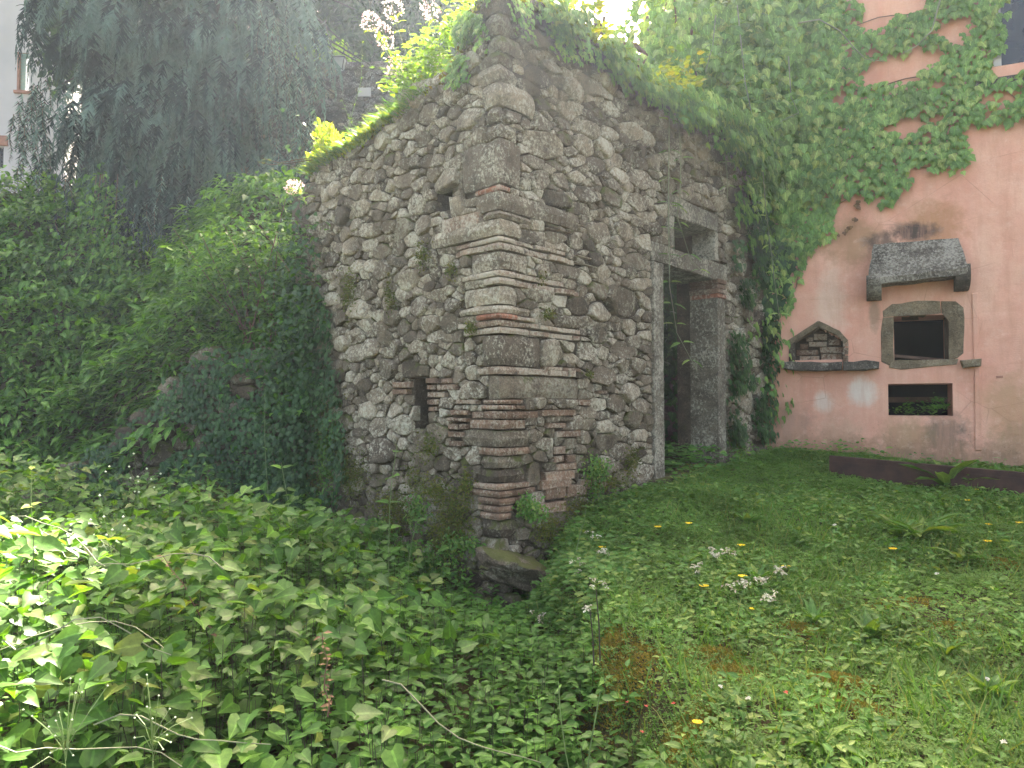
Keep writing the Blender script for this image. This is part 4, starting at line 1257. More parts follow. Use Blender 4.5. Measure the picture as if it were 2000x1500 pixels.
mb = MB(); mb.add([a, b, c_, a + Vector((0, .05, 0)), b + Vector((0, .05, 0)), c_ + Vector((0, .05, 0))], [(0, 1, 2), (5, 4, 3), (0, 3, 4, 1), (1, 4, 5, 2), (2, 5, 3, 0)])
mb.build('board', M['rust'], fen)
# post and rail of an old pergola on top of the ruin
mb = MB()
pp = RF.px(1257, 175); q = RF.p(pp[0], pp[1] - 0.2, -0.5)
t1 = at(1259, 105, q.y)
perg = thing('wooden_post', (q.x, q.y, 4.0), 'short brown timber post with a rail rising from the overgrown wall top', 'post')
mb.tube([(q.x, q.y, 3.9), (t1.x, q.y, t1.z)], 0.035, n=8); mb.build('upright', M['old_wood'], perg)
mb = MB(); a = at(1160, 82, q.y); b = at(1240, 88, q.y); mb.tube([a, b], 0.025, n=6); mb.tube([b, (t1.x, q.y, t1.z)], 0.022, n=6); mb.build('rail', M['old_wood'], perg)

# ------------------------------------------------------------------ LEFT HOUSE
lh = thing('grey_house', (-11.5, 16, 4), 'pale grey plastered house at the far left with a green slatted shutter', 'house')
LHF = Face((-18.0, 15.2), 8)
lwin = (LHF.px(37, 140)[0], LHF.px(57, 140)[0], LHF.px(46, 178)[1], LHF.px(46, 103)[1])
lw2 = (LHF.px(-30, 300)[0], LHF.px(7, 300)[0], LHF.px(2, 328)[1], LHF.px(2, 287)[1])
end_s = LHF.px(100, 200)[0] + 0.3
lin = lambda s_, z: not any(a < s_ < b and c < z < d for a, b, c, d in (lwin, lw2))
core('wall', LHF, lin, spread(0, lwin[0], 0.3) + list(lwin[:2]) + list(lw2[:2]) + [end_s], spread(3.5, 13, 0.3) + list(lwin[2:]) + list(lw2[2:]), 0.3, M['house_grey'], lh, 0.004)
mb = MB(); e = LHF.p(end_s - 0.16, 0, -0.31); quad(mb, e, e - LHF.n * 6, 3.5, 13, 0.3); mb.build('wall', M['house_grey'], lh)
wf = thing('window', (0, 0, 0), None, None); wf.location = LHF.p((lwin[0] + lwin[1]) / 2, lwin[2], 0) - lh.location; wf.parent = lh
slab('frame', LHF, [(lwin[0] - 0.03, lwin[2]), (lwin[0] + 0.02, lwin[2]), (lwin[0] + 0.02, lwin[3]), (lwin[0] - 0.03, lwin[3])], -0.1, 0.02, M['terracotta'], wf, 0.004, 0.001, 0.3)
slab('sill', LHF, [(lwin[0] - 0.08, lwin[2] - 0.06), (lwin[1] + 0.06, lwin[2] - 0.06), (lwin[1] + 0.06, lwin[2]), (lwin[0] - 0.08, lwin[2])], -0.1, 0.06, M['terracotta'], wf, 0.004, 0.001, 0.3)
nsl = 26
for k in range(nsl):
    z0 = lwin[2] + 0.01 + (lwin[3] - lwin[2] - 0.02) * k / nsl; dz = (lwin[3] - lwin[2]) / nsl
    V_ = [LHF.p(lwin[0] + 0.02, z0, -0.02), LHF.p(lwin[1], z0, -0.02), LHF.p(lwin[1], z0 + dz, -0.05), LHF.p(lwin[0] + 0.02, z0 + dz, -0.05)]
    V_ += [v + Vector((0, 0, 0.006)) - LHF.n * 0.004 for v in V_]
    mesh_py('slat', V_, [(0, 1, 2, 3), (7, 6, 5, 4), (0, 4, 5, 1), (2, 6, 7, 3)], M['shutter'], wf, recalc=False)
w2 = mesh_py('window', [LHF.p(lw2[0], lw2[2], -0.12), LHF.p(lw2[1], lw2[2], -0.12), LHF.p(lw2[1], lw2[3], -0.12), LHF.p(lw2[0], lw2[3], -0.12)], [(0, 1, 2, 3)], M['dark_glass'], lh, recalc=False)
mb = MB()
for k in range(6):
    z = lw2[2] + (lw2[3] - lw2[2]) * (k + 0.5) / 6; mb.tube([LHF.p(lw2[0], z, -0.05), LHF.p(lw2[1], z, -0.05)], 0.012, n=4)
for k in range(7):
    s_ = lw2[0] + (lw2[1] - lw2[0]) * (k + 0.5) / 7; mb.tube([LHF.p(s_, lw2[2], -0.05), LHF.p(s_, lw2[3], -0.05)], 0.012, n=4)
mb.build('grille', M['black_iron'], w2)
slab('string_course', LHF, [(0, LHF.px(5, 285)[1]), (LHF.px(16, 280)[0], LHF.px(5, 285)[1]), (LHF.px(16, 280)[0], LHF.px(5, 266)[1]), (0, LHF.px(5, 266)[1])], -0.05, 0.05, M['terracotta'], lh, 0.01, 0.002, 0.5)

# ------------------------------------------------------------------ LOW WALL left of the ruin
LWL = [(600, 690), (520, 700), (440, 700), (400, 720), (340, 760), (280, 830), (220, 880), (120, 935), (60, 960)]
lw_top = LWF.poly(LWL)
lw_s = sorted([(p[0], p[1]) for p in lw_top])
lowwall = thing('low_stone_wall', (LWF.p(1.2, 0.2).x, LWF.p(1.2, 0.2).y, 0.2), 'low crumbling dry stone wall under ivy left of the ruin', 'wall')
def lwin_(s_, z):
    return lw_s[0][0] < s_ < lw_s[-1][0] and -0.1 < z < float(np.interp(s_, [p[0] for p in lw_s], [p[1] for p in lw_s])) + 0.03 * math.sin(s_ * 11)
core('wall', LWF, lwin_, list(np.arange(lw_s[0][0], lw_s[-1][0], 0.08)), list(np.arange(-0.1, 2.6, 0.08)), 0.35, M['mortar'], lowwall, 0.03)
lc = rubble(lwin_, (lw_s[0][0], lw_s[-1][0], 0.1, 2.5), [], [(0.10, 0.14, 150), (0.07, 0.10, 600), (0.04, 0.07, 1500)], 1.4, 31)
lc.sort(key=lambda c__: -c__[1])
lo_ = MB()
rg = random.Random(6)
for i, (poly, ar) in enumerate(lc):
    V_, F_ = stone_geo(LWF, poly, 0.05, 0.012, -0.06, rg, 0.2)
    if i < 90: mesh_py('stone', V_, F_, M['stone_dark'], lowwall, True)
    else: lo_.add(V_, F_, rg.random())
print('LOW', len(lc), lw_s, len(cellsL), len(cellsR), len(jobs))
if lo_.V:
    o = lo_.build('small_stones', M['stone_dark'], lowwall, True); o['kind'] = 'stuff'

# ------------------------------------------------------------------ VEGETATION
def snap(x, y, lift): return np.stack([x, y, H(x, y) + lift], 1)
def visible(P, m=0.05):
    d = P - np.array(EYE)
    return (np.abs(d[:, 0] / np.maximum(d[:, 1], .1)) < 0.69 + m) & (d[:, 1] > 0.3) & (d[:, 2] / np.maximum(d[:, 1], .1) > -0.53 - m)
def outside_ruin(x, y, m=0.0):
    """True where a ground point is not inside the ruin or the house"""
    dx, dy = x - CORNER[0], y - CORNER[1]
    s_ = dx * RF.u.x + dy * RF.u.y; t_ = dx * LF.u.x + dy * LF.u.y
    in_r = (s_ > -m) & (t_ > -m) & (s_ < 4.4) & (t_ < 3.2)
    ph = (x - PF.O.x) * PF.n.x + (y - PF.O.y) * PF.n.y
    return ~in_r & ((ph > 0.02) | (x < 2.6))

# --- lawn: clover, grass, small broad leaves
BARE = [(1640, 1345, .20), (1330, 1465, .22), (1230, 1340, .22), (1660, 1400, .15), (1390, 1290, .20), (1960, 1120, .22), (1180, 1300, .18), (1560, 1240, .15), (1770, 1185, .2), (1440, 1330, .2), (1500, 1420, .14), (1860, 1240, .14)]
BARE = [(ground_px(a, b), r) for a, b, r in BARE]
def trodden(x, y):
    v = np.zeros(len(x))
    for c, r in BARE:
        v = np.maximum(v, np.exp(-(((x - c.x) / r) ** 2 + ((y - c.y) / (r * 1.3)) ** 2)))
    return v * (0.8 + 0.5 * vnoise(x * 9, y * 9, 1))
def lawn_pts(n, x0=-0.3, x1=8.9, y0=1.7, y1=9.3, pw=1.0, m=0.0):
    n = int(n * 1.3)
    y = y0 + (y1 - y0) * RNG.random(n) ** pw
    x = x0 + (x1 - x0) * RNG.random(n)
    k = (edge_m(x, y) > 0.25) & (RNG.random(n) > 0.88 * trodden(x, y)) & outside_ruin(x, y, m) & (np.abs(x / y) < 1.25)
    return x[k], y[k]
lv = Leaves(T_CLOVER)
x, y = lawn_pts(330000, pw=1.5)
dn = fbm(x * 0.9, y * 0.9, 7, 3)
k = (dn > -0.95 + 0.5 * RNG.random(len(x))) | (RNG.random(len(x)) < 0.6)
x, y = x[k], y[k]
hgt = 0.02 + 0.06 * RNG.random(len(x)) * (0.7 + 0.6 * vnoise(x * 2, y * 2, 5)) + 0.03 * smooth(4.5, 7, y)
sz = (0.010 + 0.012 * RNG.random(len(x))) * np.interp(y, [2, 4, 8], [0.95, 1.15, 1.75])
n_ = rn3(len(x), 0.35) + np.array([0, -0.25, 1.0])
lv.add(snap(x, y, hgt), rdir(len(x), 0.1), n_, sz)
o = lv.build('clover', M['clover'], smooth_sh=False); tag(o, 'low clover carpet spread over the lawn terrace', 'clover', kind='stuff')

lv = Leaves(T_BLADE)
x, y = lawn_pts(110000, pw=1.3)
k = vnoise(x * 1.3, y * 1.3, 11) + 0.4 * vnoise(x * 5, y * 5, 2) > -0.25
x, y = x[k], y[k]
tip = rdir(len(x), 0.0) * (0.25 + 0.7 * RNG.random((len(x), 1))) + np.array([0, 0, 1.0])
sz = (0.045 + 0.13 * RNG.random(len(x)) ** 2.0)
lv.add(snap(x, y, -0.005), tip, rdir(len(x), 0.5), sz, 0.9)
o = lv.build('grass', M['grass']); tag(o, 'thin grass blades growing through the clover', 'grass', kind='stuff')

lv = Leaves(T_OVATE)
x, y = lawn_pts(95000, pw=1.35)
k = vnoise(x * 1.7, y * 1.7, 31) + 0.5 * vnoise(x * 6, y * 6, 4) > -0.12
x, y = x[k], y[k]
sz = (0.016 + 0.030 * RNG.random(len(x)) ** 1.6) * np.interp(y, [2, 4, 8], [0.9, 1.15, 1.6])
lv.add(snap(x, y, 0.015 + 0.08 * RNG.random(len(x))), rdir(len(x), 0.35) + rn3(len(x), 0.2), rn3(len(x), 0.35) + np.array([0, -0.2, 1.0]), sz, 0.9)
# taller weeds against the walls
x, y = lawn_pts(30000, pw=0.8)
ph = (x - PF.O.x) * PF.n.x + (y - PF.O.y) * PF.n.y
rr_ = (x - CORNER[0]) * RF.n.x + (y - CORNER[1]) * RF.n.y
k = ((ph < 0.55) | (rr_ < 0.28)) & (vnoise(x * 3, y * 3, 8) > -0.4)
x, y = x[k], y[k]
lv.add(snap(x, y, 0.02 + 0.20 * RNG.random(len(x)) * (0.7 + 0.5 * vnoise(x * 2.5, y * 2.5, 4))), rdir(len(x), 0.1) + np.array([0, -0.3, 0]), rn3(len(x), 0.3) + np.array([0, -0.4, 1.0]), 0.03 + 0.035 * RNG.random(len(x)), 1.0)
x, y = RNG.normal(0.42, 0.22, 2600), RNG.normal(4.75, 0.45, 2600)
k = outside_ruin(x, y, 0.02)
x, y = x[k], y[k]
lv.add(snap(x, y, 0.0 + 0.11 * RNG.random(len(x))), rdir(len(x), 0.1) + np.array([-.3, -0.3, 0]), rn3(len(x), 0.3) + np.array([-.3, -0.4, 1.0]), 0.03 + 0.03 * RNG.random(len(x)), 1.0)
o = lv.build('small_herbs', M['leaf_lawn']); tag(o, 'small broad-leaved herbs mixed into the lawn and along the walls', 'herbs', kind='stuff')

lfw, stw = Leaves(T_OVATE), []
def lawn_weeds(n):
    x, y = lawn_pts(n, pw=1.3, m=0.05)
    k = vnoise(x * 1.1, y * 1.1, 41) + 0.4 * vnoise(x * 4, y * 4, 14) > 0.02
    return x[k], y[k]
WEEDS = lawn_weeds
# bare mossy patches and dead bits
mo, dd = Leaves(T_SMALL), Leaves(T_LANCE)
for (px_, py_, rx, ry, n) in [(1640, 1345, 0.10, 0.13, 3000), (1330, 1465, 0.13, 0.16, 3800), (1230, 1330, 0.14, 0.16, 2600), (1650, 1395, 0.12, 0.1, 1600), (1390, 1290, 0.12, 0.1, 1400), (1960, 1110, 0.1, 0.1, 900),
                              (1440, 1330, 0.16, 0.14, 2400), (1860, 1240, 0.1, 0.1, 900), (1180, 1290, 0.1, 0.2, 2600), (1380, 915, 0.2, 0.12, 900), (1560, 1240, 0.12, 0.12, 900), (1760, 1190, 0.2, 0.12, 900)]:
    c = ground_px(px_, py_)
    a = RNG.normal(0, 0.6, (n, 2))
    x, y = c.x + a[:, 0] * rx, c.y + a[:, 1] * ry
    hh = 0.035 * np.exp(-(a ** 2).sum(1))
    mo.add(snap(x, y, hh + 0.004), rdir(n, 0.8) + rn3(n, .3), rdir(n, 0.6), 0.009 + 0.008 * RNG.random(n))
o = mo.build('moss', M['moss']); tag(o, 'golden brown moss cushions on bare spots of the lawn', 'moss', kind='stuff')
x, y = lawn_pts(5000, pw=1.3)
dd.add(snap(x, y, 0.02), rdir(len(x), 0.1), rn3(len(x), 0.5) + np.array([0, 0, 1.0]), 0.02 + 0.05 * RNG.random(len(x)) ** 2, 0.5)
o = dd.build('dead_leaves', M['dead']); tag(o, 'scattered dry brown leaf bits in the lawn', 'leaf litter', kind='stuff')

# --- nettle bed: stems with opposite leaves
def stem_bed(n, region, hfun, pairs, lsize, lf, st, T=T_OVATE, spread=1.0):
    x, y = region(n)
    h = hfun(x, y)
    k = h > 0.06
    x, y, h = x[k], y[k], h[k]
    lean = rn3(len(x), 0.12); lean[:, 2] = 0
    base = snap(x, y, 0)
    top = base + lean * h[:, None] + np.stack([0 * h, 0 * h, h], 1)
    a0 = RNG.random(len(x)) * 6.28
    for j in range(pairs):
        f = 0.28 + 0.72 * (j + RNG.random(len(x)) * 0.4) / pairs
        P = base + (top - base) * f[:, None]
        an = a0 + (j % 2) * math.pi / 2 + RNG.normal(0, 0.25, len(x))
        for sg in (0, math.pi):
            an2 = an + sg + RNG.normal(0, 0.2, len(x))
            up_ = 0.15 + 0.5 * (f - 0.6) + RNG.normal(0, 0.22, len(x))
            tip = np.stack([np.cos(an2), np.sin(an2), up_], 1)
            sz = lsize * (1.15 - 0.65 * (f - 0.3)) * (0.7 + 0.6 * RNG.random(len(x)))
            lf.add(P + tip * 0.25 * sz[:, None] * spread, tip, rn3(len(x), 0.25) + np.array([0, -0.15, 1.0]), sz, 0.95)
    st.append((base, top))
def stems_mesh(name, st, mat, parent, r=0.0022, rmax=None):
    base = np.concatenate([s_[0] for s_ in st]); top = np.concatenate([s_[1] for s_ in st])
    n = len(base)
    V_ = []
    for k in range(3):
        an = k * 2.094
        o_ = np.array([math.cos(an), math.sin(an), 0])
        V_ += [base + o_ * r, top + o_ * r * 0.5]
    V_ = np.stack(V_, 1).reshape(-1, 3)
    Fc = []
    for k in range(3):
        a, b = 2 * k, 2 * ((k + 1) % 3)
        Fc.append([a, b, b + 1, a + 1])
    Fc = (np.array(Fc)[None] + (np.arange(n) * 6)[:, None, None]).reshape(-1, 4)
    return mesh_np(name, V_, [Fc], mat, parent)
def low_region(n, x0=-6.4, x1=0.55, y0=1.2, y1=7.0, pw=1.25):
    n = int(n * 1.2)
    y = y0 + (y1 - y0) * RNG.random(n) ** pw
    x = x0 + (x1 - x0) * RNG.random(n)
    k = (edge_m(x, y) < 0.65) & outside_ruin(x, y, 0.03) & (np.abs(x / y) < 1.1)
    lwd = (x - LWF.O.x) * LWF.n.x + (y - LWF.O.y) * LWF.n.y
    k &= (lwd > 0.05) | (x < -4.6)
    return x[k], y[k]
def canopy(x, y):
    """height of the herb layer above the ground"""
    h = np.interp(x, [-3.5, -2.2, -1.2, -0.5, 0.1, 0.5], [1.02, 0.92, 0.62, 0.44, 0.30, 0.12])
    h = h * np.interp(y, [1.0, 2.2, 3.5, 5.0, 6.2, 7.0], [0.70, 0.80, 1.0, 0.92, 0.65, 0.45])
    rr_ = np.hypot(x - 0.0, y - 5.0)
    h = h * (1 - 0.45 * np.exp(-(rr_ / 0.5) ** 2))
    return h * (1 + 0.28 * fbm(x * 1.6, y * 1.6, 5, 3))
lf, st = Leaves(T_OVATE), []
stem_bed(5200, low_region, lambda x, y: canopy(x, y) * (0.55 + 0.5 * RNG.random(len(x))) * (smooth(-2.2, -0.9, x) * 0.6 + 0.4 > RNG.random(len(x))), 6, 0.060, lf, st)
lfw, stw = Leaves(T_OVATE), []
stem_bed(2000, WEEDS, lambda x, y: (0.08 + 0.16 * RNG.random(len(x)) ** 1.5), 4, 0.042, lfw, stw)
o = lfw.build('lawn_weeds', M['leaf_lawn']); tag(o, 'upright leafy weeds standing a little above the lawn', 'weeds', kind='stuff')
nb_ = thing('nettle_bed', (-0.6, 3.6, 0.3), 'bed of fresh green nettles filling the hollow before the corner of the ruin', 'nettles')
lf.split('leaf', M['leaf_nettle'], nb_, 260, 'leaves')
o = stems_mesh('stems', st, M['stem_dark'], nb_); o['kind'] = 'stuff'

# --- heart-leaved climber sprawling over the left foreground
vine = thing('heart_leaved_climber', (-1.6, 2.8, 0.3), 'heart-leaved climber sprawling over the left foreground, partly in bright sun', 'climbing plant')
lf = Leaves(T_HEART)
x, y = low_region(24000, pw=1.15)
w_ = smooth(-0.2, -1.3, x + 0.35 * vnoise(x * 1.5, y * 1.5, 12)) + 0.55 * smooth(2.7, 1.7, y) 
k = RNG.random(len(x)) < w_ * (y < 6.3)
x, y = x[k], y[k]
dep_ = RNG.random(len(x)) ** 1.7
hc = canopy(x, y) * (1.06 - 0.75 * dep_)
sz = (0.050 + 0.062 * RNG.random(len(x)) ** 1.3) * np.interp(y, [1.3, 3, 6], [1.0, 1.0, 0.85])
tip = rdir(len(x), -0.15) + rn3(len(x), 0.3) + np.array([0.15, -0.35, 0])
nr = rn3(len(x), 0.42) + np.array([0.0, -0.3, 1.0])
lf.add(snap(x, y, hc), tip, nr, sz, 0.95)
lf.split('leaf', M['leaf_heart'], vine, 300, 'foliage')
mb = MB()
rg = random.Random(12)
for k in range(11):
    px_, py_ = rg.uniform(-60, 760), rg.uniform(960, 1480)
    q = ground_px(px_, py_, 0.6)
    an = rg.uniform(-0.6, 0.9) + (math.pi if rg.random() < 0.3 else 0)
    pts = []
    for j in range(9):
        f = j / 8
        X, Y = q.x + math.cos(an) * f * 0.55, q.y + math.sin(an) * f * 0.35 + 0.06 * math.sin(f * 5 + k)
        pts.append((X, Y, float(H(X, Y)) + float(canopy(np.array([X]), np.array([Y]))[0]) * 1.04 + 0.05 * math.sin(f * 3.14) + 0.015 * math.sin(9 * f + k)))
    mb.tube(pts, rg.uniform(0.0018, 0.0035), 0.0015, 4, rg.random())
o = mb.build('stems', M['vine_stem'], vine); o['kind'] = 'stuff'

# --- generic single plant: upright stem with leaves
def plant(name, base, pts, leaves, label, cat, stem_mat, leaf_mat_, T=T_OVATE, r=0.004, group=None):
    """leaves: (f along stem, azimuth, up, size)"""
    base = Vector(base)
    t = thing(name, base, label, cat, group)
    pts = [Vector(p) for p in pts]
    mb = MB(); mb.tube(pts, r, r * 0.4, 6)
    mb.build('stem', stem_mat, t)
    lf = Leaves(T)
    for f, an, up_, s_ in leaves:
        k = f * (len(pts) - 1); i = min(int(k), len(pts) - 2)
        p = pts[i].lerp(pts[i + 1], k - i)
        tip = np.array([math.cos(an), math.sin(an), up_])
        lf.add(np.array([p]) + tip * s_ * 0.12, tip, np.array([-0.3 * math.cos(an) * up_ + RNG.normal(0, .15), -0.35 + RNG.normal(0, .15), 1.0]), s_, 1.0)
    lf.objects('leaf', leaf_mat_, t, range(len(leaves)))
    return t
def upright(px_, py_, py_top, Yd, label, lsize=0.09, pairs=7, bend=0.0, name='tall_weed', cat='weed', mat='leaf_heart', stem='stem_green', T=T_HEART, r=0.004, group=None):
    b = at(px_, py_, Yd); b.z = min(b.z, float(H(b.x, b.y)))
    t_ = at(px_ + bend, py_top, Yd)
    pts = []
    for j in range(8):
        f = j / 7
        p = b.lerp(t_, f); p.x += 0.03 * math.sin(f * 4 + px_) + (bend / F * Yd) * (f * f - f) ; p.y += 0.02 * math.sin(f * 5)
        pts.append(p)
    lv_ = []
    for j in range(pairs):
        f = 0.25 + 0.72 * j / max(1, pairs - 1)
        a0 = random.uniform(0, 6.28)
        for sg in (0, math.pi):
            lv_.append((min(f, 0.999), a0 + sg + random.uniform(-.3, .3), random.uniform(-0.25, 0.45), lsize * (1.15 - 0.55 * f) * random.uniform(0.75, 1.15)))
    return plant(name, b, pts, lv_, label, cat, M[stem], M[mat], T, r, group)
upright(742, 1200, 870, 4.3, 'tall thin climber shoot with pale hooked tip before the left wall of the ruin', 0.095, 7, 45)
upright(565, 1160, 905, 4.6, 'upright leafy weed with dark stem left of the pale round boulder', 0.11, 7, -10)
upright(1135, 1110, 985, 5.0, 'small weed with light green leaves beside the doorway wall foot', 0.06, 4, 0)
upright(1165, 1470, 1345, 2.3, 'leafy weed at the dark edge of the lawn terrace, bottom centre', 0.07, 5, 0, mat='leaf_nettle', T=T_OVATE)
upright(1145, 1600, 1325, 2.1, 'bare curving pale shoot near the bottom edge between nettles and lawn', 0.03, 3, -40, mat='leaf_nettle', T=T_LANCE, r=0.003)
upright(70, 1060, 900, 3.6, 'sunlit yellow-green shoot rising at the left edge of the picture', 0.07, 6, 10, mat='leaf_yellow')
upright(800, 1130, 1010, 4.4, 'low shoot with three broad pale leaves under the slit window', 0.09, 3, 20)
upright(530, 1010, 760, 6.2, 'weed with feathery leaves growing out of the low wall top', 0.05, 6, -10, mat='leaf_bank', T=T_LANCE)

# dark flower stalks at lawn edge
for i, (px_, py_, pt, Yd, lab) in enumerate([(1172, 1290, 1150, 3.0, 'bare dark stalk standing at the edge of the lawn, taller of two'), (1160, 1300, 1190, 3.0, 'bare dark stalk standing at the edge of the lawn, shorter of two')]):
    b = at(px_, py_, Yd); t_ = at(px_ - 8, pt, Yd)
    mb = MB(); mb.tube([b, b.lerp(t_, .5) + Vector((.004, 0, 0)), t_], 0.0035, 0.002, 5)
    lf_ = mb.build('dry_stalk', M['stem_dark'], None); tag(lf_, lab, 'stalk')
# brown wilted stalks in the left foreground
for (px_, py_, px2, pt, Yd, lab) in [(640, 1400, 632, 1235, 2.2, 'brown wilted stalk with small leaves standing in the left foreground'), (430, 1260, 320, 1085, 3.0, 'thin reddish stalk leaning left among heart-shaped leaves')]:
    b = at(px_, py_, Yd); t_ = at(px2, pt, Yd)
    pts = [b.lerp(t_, f / 6) + Vector((0.008 * math.sin(f * 2), 0, 0)) for f in range(7)]
    lv_ = [(f, random.uniform(0, 6.28), random.uniform(-.6, .3), random.uniform(0.012, 0.03)) for f in np.linspace(0.05, 0.99, 34)]
    plant('wilted_stalk', b, pts, lv_, lab, 'stalk', M['twig'], M['dead'], T_SMALL, 0.003)
# green berry sprays of the climber
for i, (px_, py_, lab) in enumerate([(130, 1420, 'spray of tiny pale green buds low in the left corner'), (300, 1400, 'spray of tiny green buds between broad leaves at lower left'), (270, 945, 'tall umbel-like spray of pale buds at left before the low wall'), (215, 1050, 'small spray of pale buds in front of the sunlit leaves')]):
    Yd = 1.75 if py_ > 1300 else (4.6 if py_ < 1000 else 3.6)
    c = at(px_, py_, Yd)
    t = thing('bud_spray', c - Vector((0, 0, 0.2)), lab, 'flower spray')
    mb, bd = MB(), MB()
    for k in range(15):
        e = c + Vector((random.gauss(0, .04), random.gauss(0, .03), random.gauss(0.01, .04))) * (1 if Yd < 3 else 1.9)
        mb.tube([c - Vector((0, 0, random.uniform(0.02, 0.10))), c.lerp(e, .5) - Vector((0, 0, .02)), e], 0.0009, n=3)
        s_ = 0.003 if Yd < 3 else 0.008
        bd.add([e + Vector(v) * s_ for v in ((1, 0, 0), (-1, 0, 0), (0, 1, 0), (0, -1, 0), (0, 0, 1), (0, 0, -1))], [(0, 2, 4), (2, 1, 4), (1, 3, 4), (3, 0, 4), (2, 0, 5), (1, 2, 5), (3, 1, 5), (0, 3, 5)])
    mb.tube([c - Vector((0, 0, 0.30)), c - Vector((0, 0, 0.10))], 0.002, n=4)
    mb.build('stalks', M['stem_green'], t); bd.build('buds', M['bud'], t)['kind'] = 'stuff'

# --- rosettes and docks in the lawn
def rosette(px_, py_, n, size, label, T=T_LANCE, mat='leaf_lawn', up_=(0.3, 1.0), w=1.0, cat='weed', name='broadleaf_weed', group=None):
    c = ground_px(px_, py_)
    t = thing(name, c, label, cat, group)
    lf = Leaves(T)
    n = int(n * 1.4)
    w = w * 0.72
    a0 = random.random() * 6
    for k in range(n):
        an = a0 + k * 2.4 + random.uniform(-.4, .4)
        u_ = random.uniform(*up_)
        tip = np.array([math.cos(an), math.sin(an), u_])
        lf.add(np.array([[c.x, c.y, c.z + 0.03]]), tip, np.array([-math.cos(an) * u_ * 1.0, -math.sin(an) * u_ * 1.0 - 0.1, 1.0]), size * 0.95 * random.uniform(0.7, 1.15), w)
    lf.objects('leaf', M[mat], t, range(n))
    return t
rosette(1850, 965, 11, 0.46, 'big dock with long pointed leaves growing in front of the steel channel', up_=(0.5, 1.8), w=1.15)
rosette(1955, 950, 7, 0.26, 'smaller dock by the right end of the steel channel', up_=(0.4, 1.2), w=1.1)
rosette(1735, 945, 6, 0.22, 'low weed with oval leaves against the middle of the steel channel', T=T_OVATE, up_=(0.5, 1.4))
rosette(1795, 1065, 12, 0.30, 'leafy hawkbit rosette in mid lawn below the dock', up_=(0.4, 1.2), w=0.9)
rosette(1760, 1060, 9, 0.22, 'second hawkbit rosette just left of the leafy one in mid lawn', up_=(0.4, 1.2), w=0.9)
rosette(1880, 1110, 8, 0.18, 'spreading rosette at the right of the lawn between yellow flowers', up_=(0.2, 0.9))
rosette(1600, 1485, 11, 0.17, 'large serrated rosette cut by the bottom edge of the picture', up_=(0.2, 0.7), w=0.85, mat='clover')
rosette(1715, 1440, 7, 0.08, 'plantain with round leaves near the bottom right', T=T_OVATE, up_=(0.3, 1.0), w=1.2)
rosette(1590, 1230, 8, 0.13, 'rosette with upright leaves left of the flowering patch in the lawn', up_=(0.8, 1.8))
rosette(1850, 1300, 8, 0.13, 'upright leafy clump at the right of the lawn', up_=(0.7, 1.8), T=T_LANCE)
rosette(1700, 1265, 9, 0.15, 'tall fresh green clump in the middle of the near lawn', up_=(0.6, 1.8), T=T_OVATE)
rosette(1385, 1235, 8, 0.09, 'small rosette with pointed leaves above the mossy patch', up_=(0.5, 1.2), T=T_OVATE)
rosette(1270, 1245, 7, 0.08, 'small three-leaved seedling group at the left of the lawn', up_=(0.5, 1.2), T=T_OVATE)
rosette(1425, 1400, 7, 0.09, 'plantain with one orange leaf in the near lawn', up_=(0.3, 0.9), T=T_LANCE, w=1.6)
rosette(1930, 1380, 9, 0.11, 'bushy clump of pale leaves near the right edge', up_=(0.6, 1.6), T=T_OVATE)
rosette(1480, 1150, 9, 0.12, 'leafy weed among the white flowers of the lawn', up_=(0.5, 1.6), T=T_OVATE)
rosette(1330, 1120, 8, 0.13, 'leafy weed between the yellow flowers below the doorway', up_=(0.5, 1.6), T=T_OVATE)
rosette(1460, 1035, 8, 0.14, 'leafy clump on the upper lawn below the door post', up_=(0.5, 1.6), T=T_OVATE)

def flower(px_, py_, kind, label, lift=0.09, group=None, R=0.011):
    c = ground_px(px_, py_ + 4)
    r = ray(px_, py_); top = EYE + r * (c.y - 0.24)
    base = Vector((c.x, c.y, float(H(c.x, c.y))))
    if top.z < base.z + 0.02: top.z = base.z + lift
    t = thing(kind + '_flower', base, label, 'flower', group)
    mb = MB(); mb.tube([base, base.lerp(top, .5) + Vector((.004, 0, 0)), top], 0.0012, n=4); mb.build('stem', M['stem_green'], t)
    lf = Leaves(T_PETAL)
    n = {'yellow': 9, 'clover': 22, 'red': 5}[kind]
    for k in range(n):
        an = k * 2 * math.pi / n * (1 if kind != 'clover' else 2.4)
        u_ = {'yellow': 0.35, 'clover': random.uniform(-.3, 1.3), 'red': random.uniform(0, 1.2)}[kind]
        lf.add(np.array([list(top)]), np.array([math.cos(an), math.sin(an), u_]), np.array([0, -0.5, 1.0]), R, 0.9 if kind != 'clover' else 0.6)
    lf.build('petals', M[{'yellow': 'petal_yellow', 'clover': 'petal_white', 'red': 'petal_red'}[kind]], t)
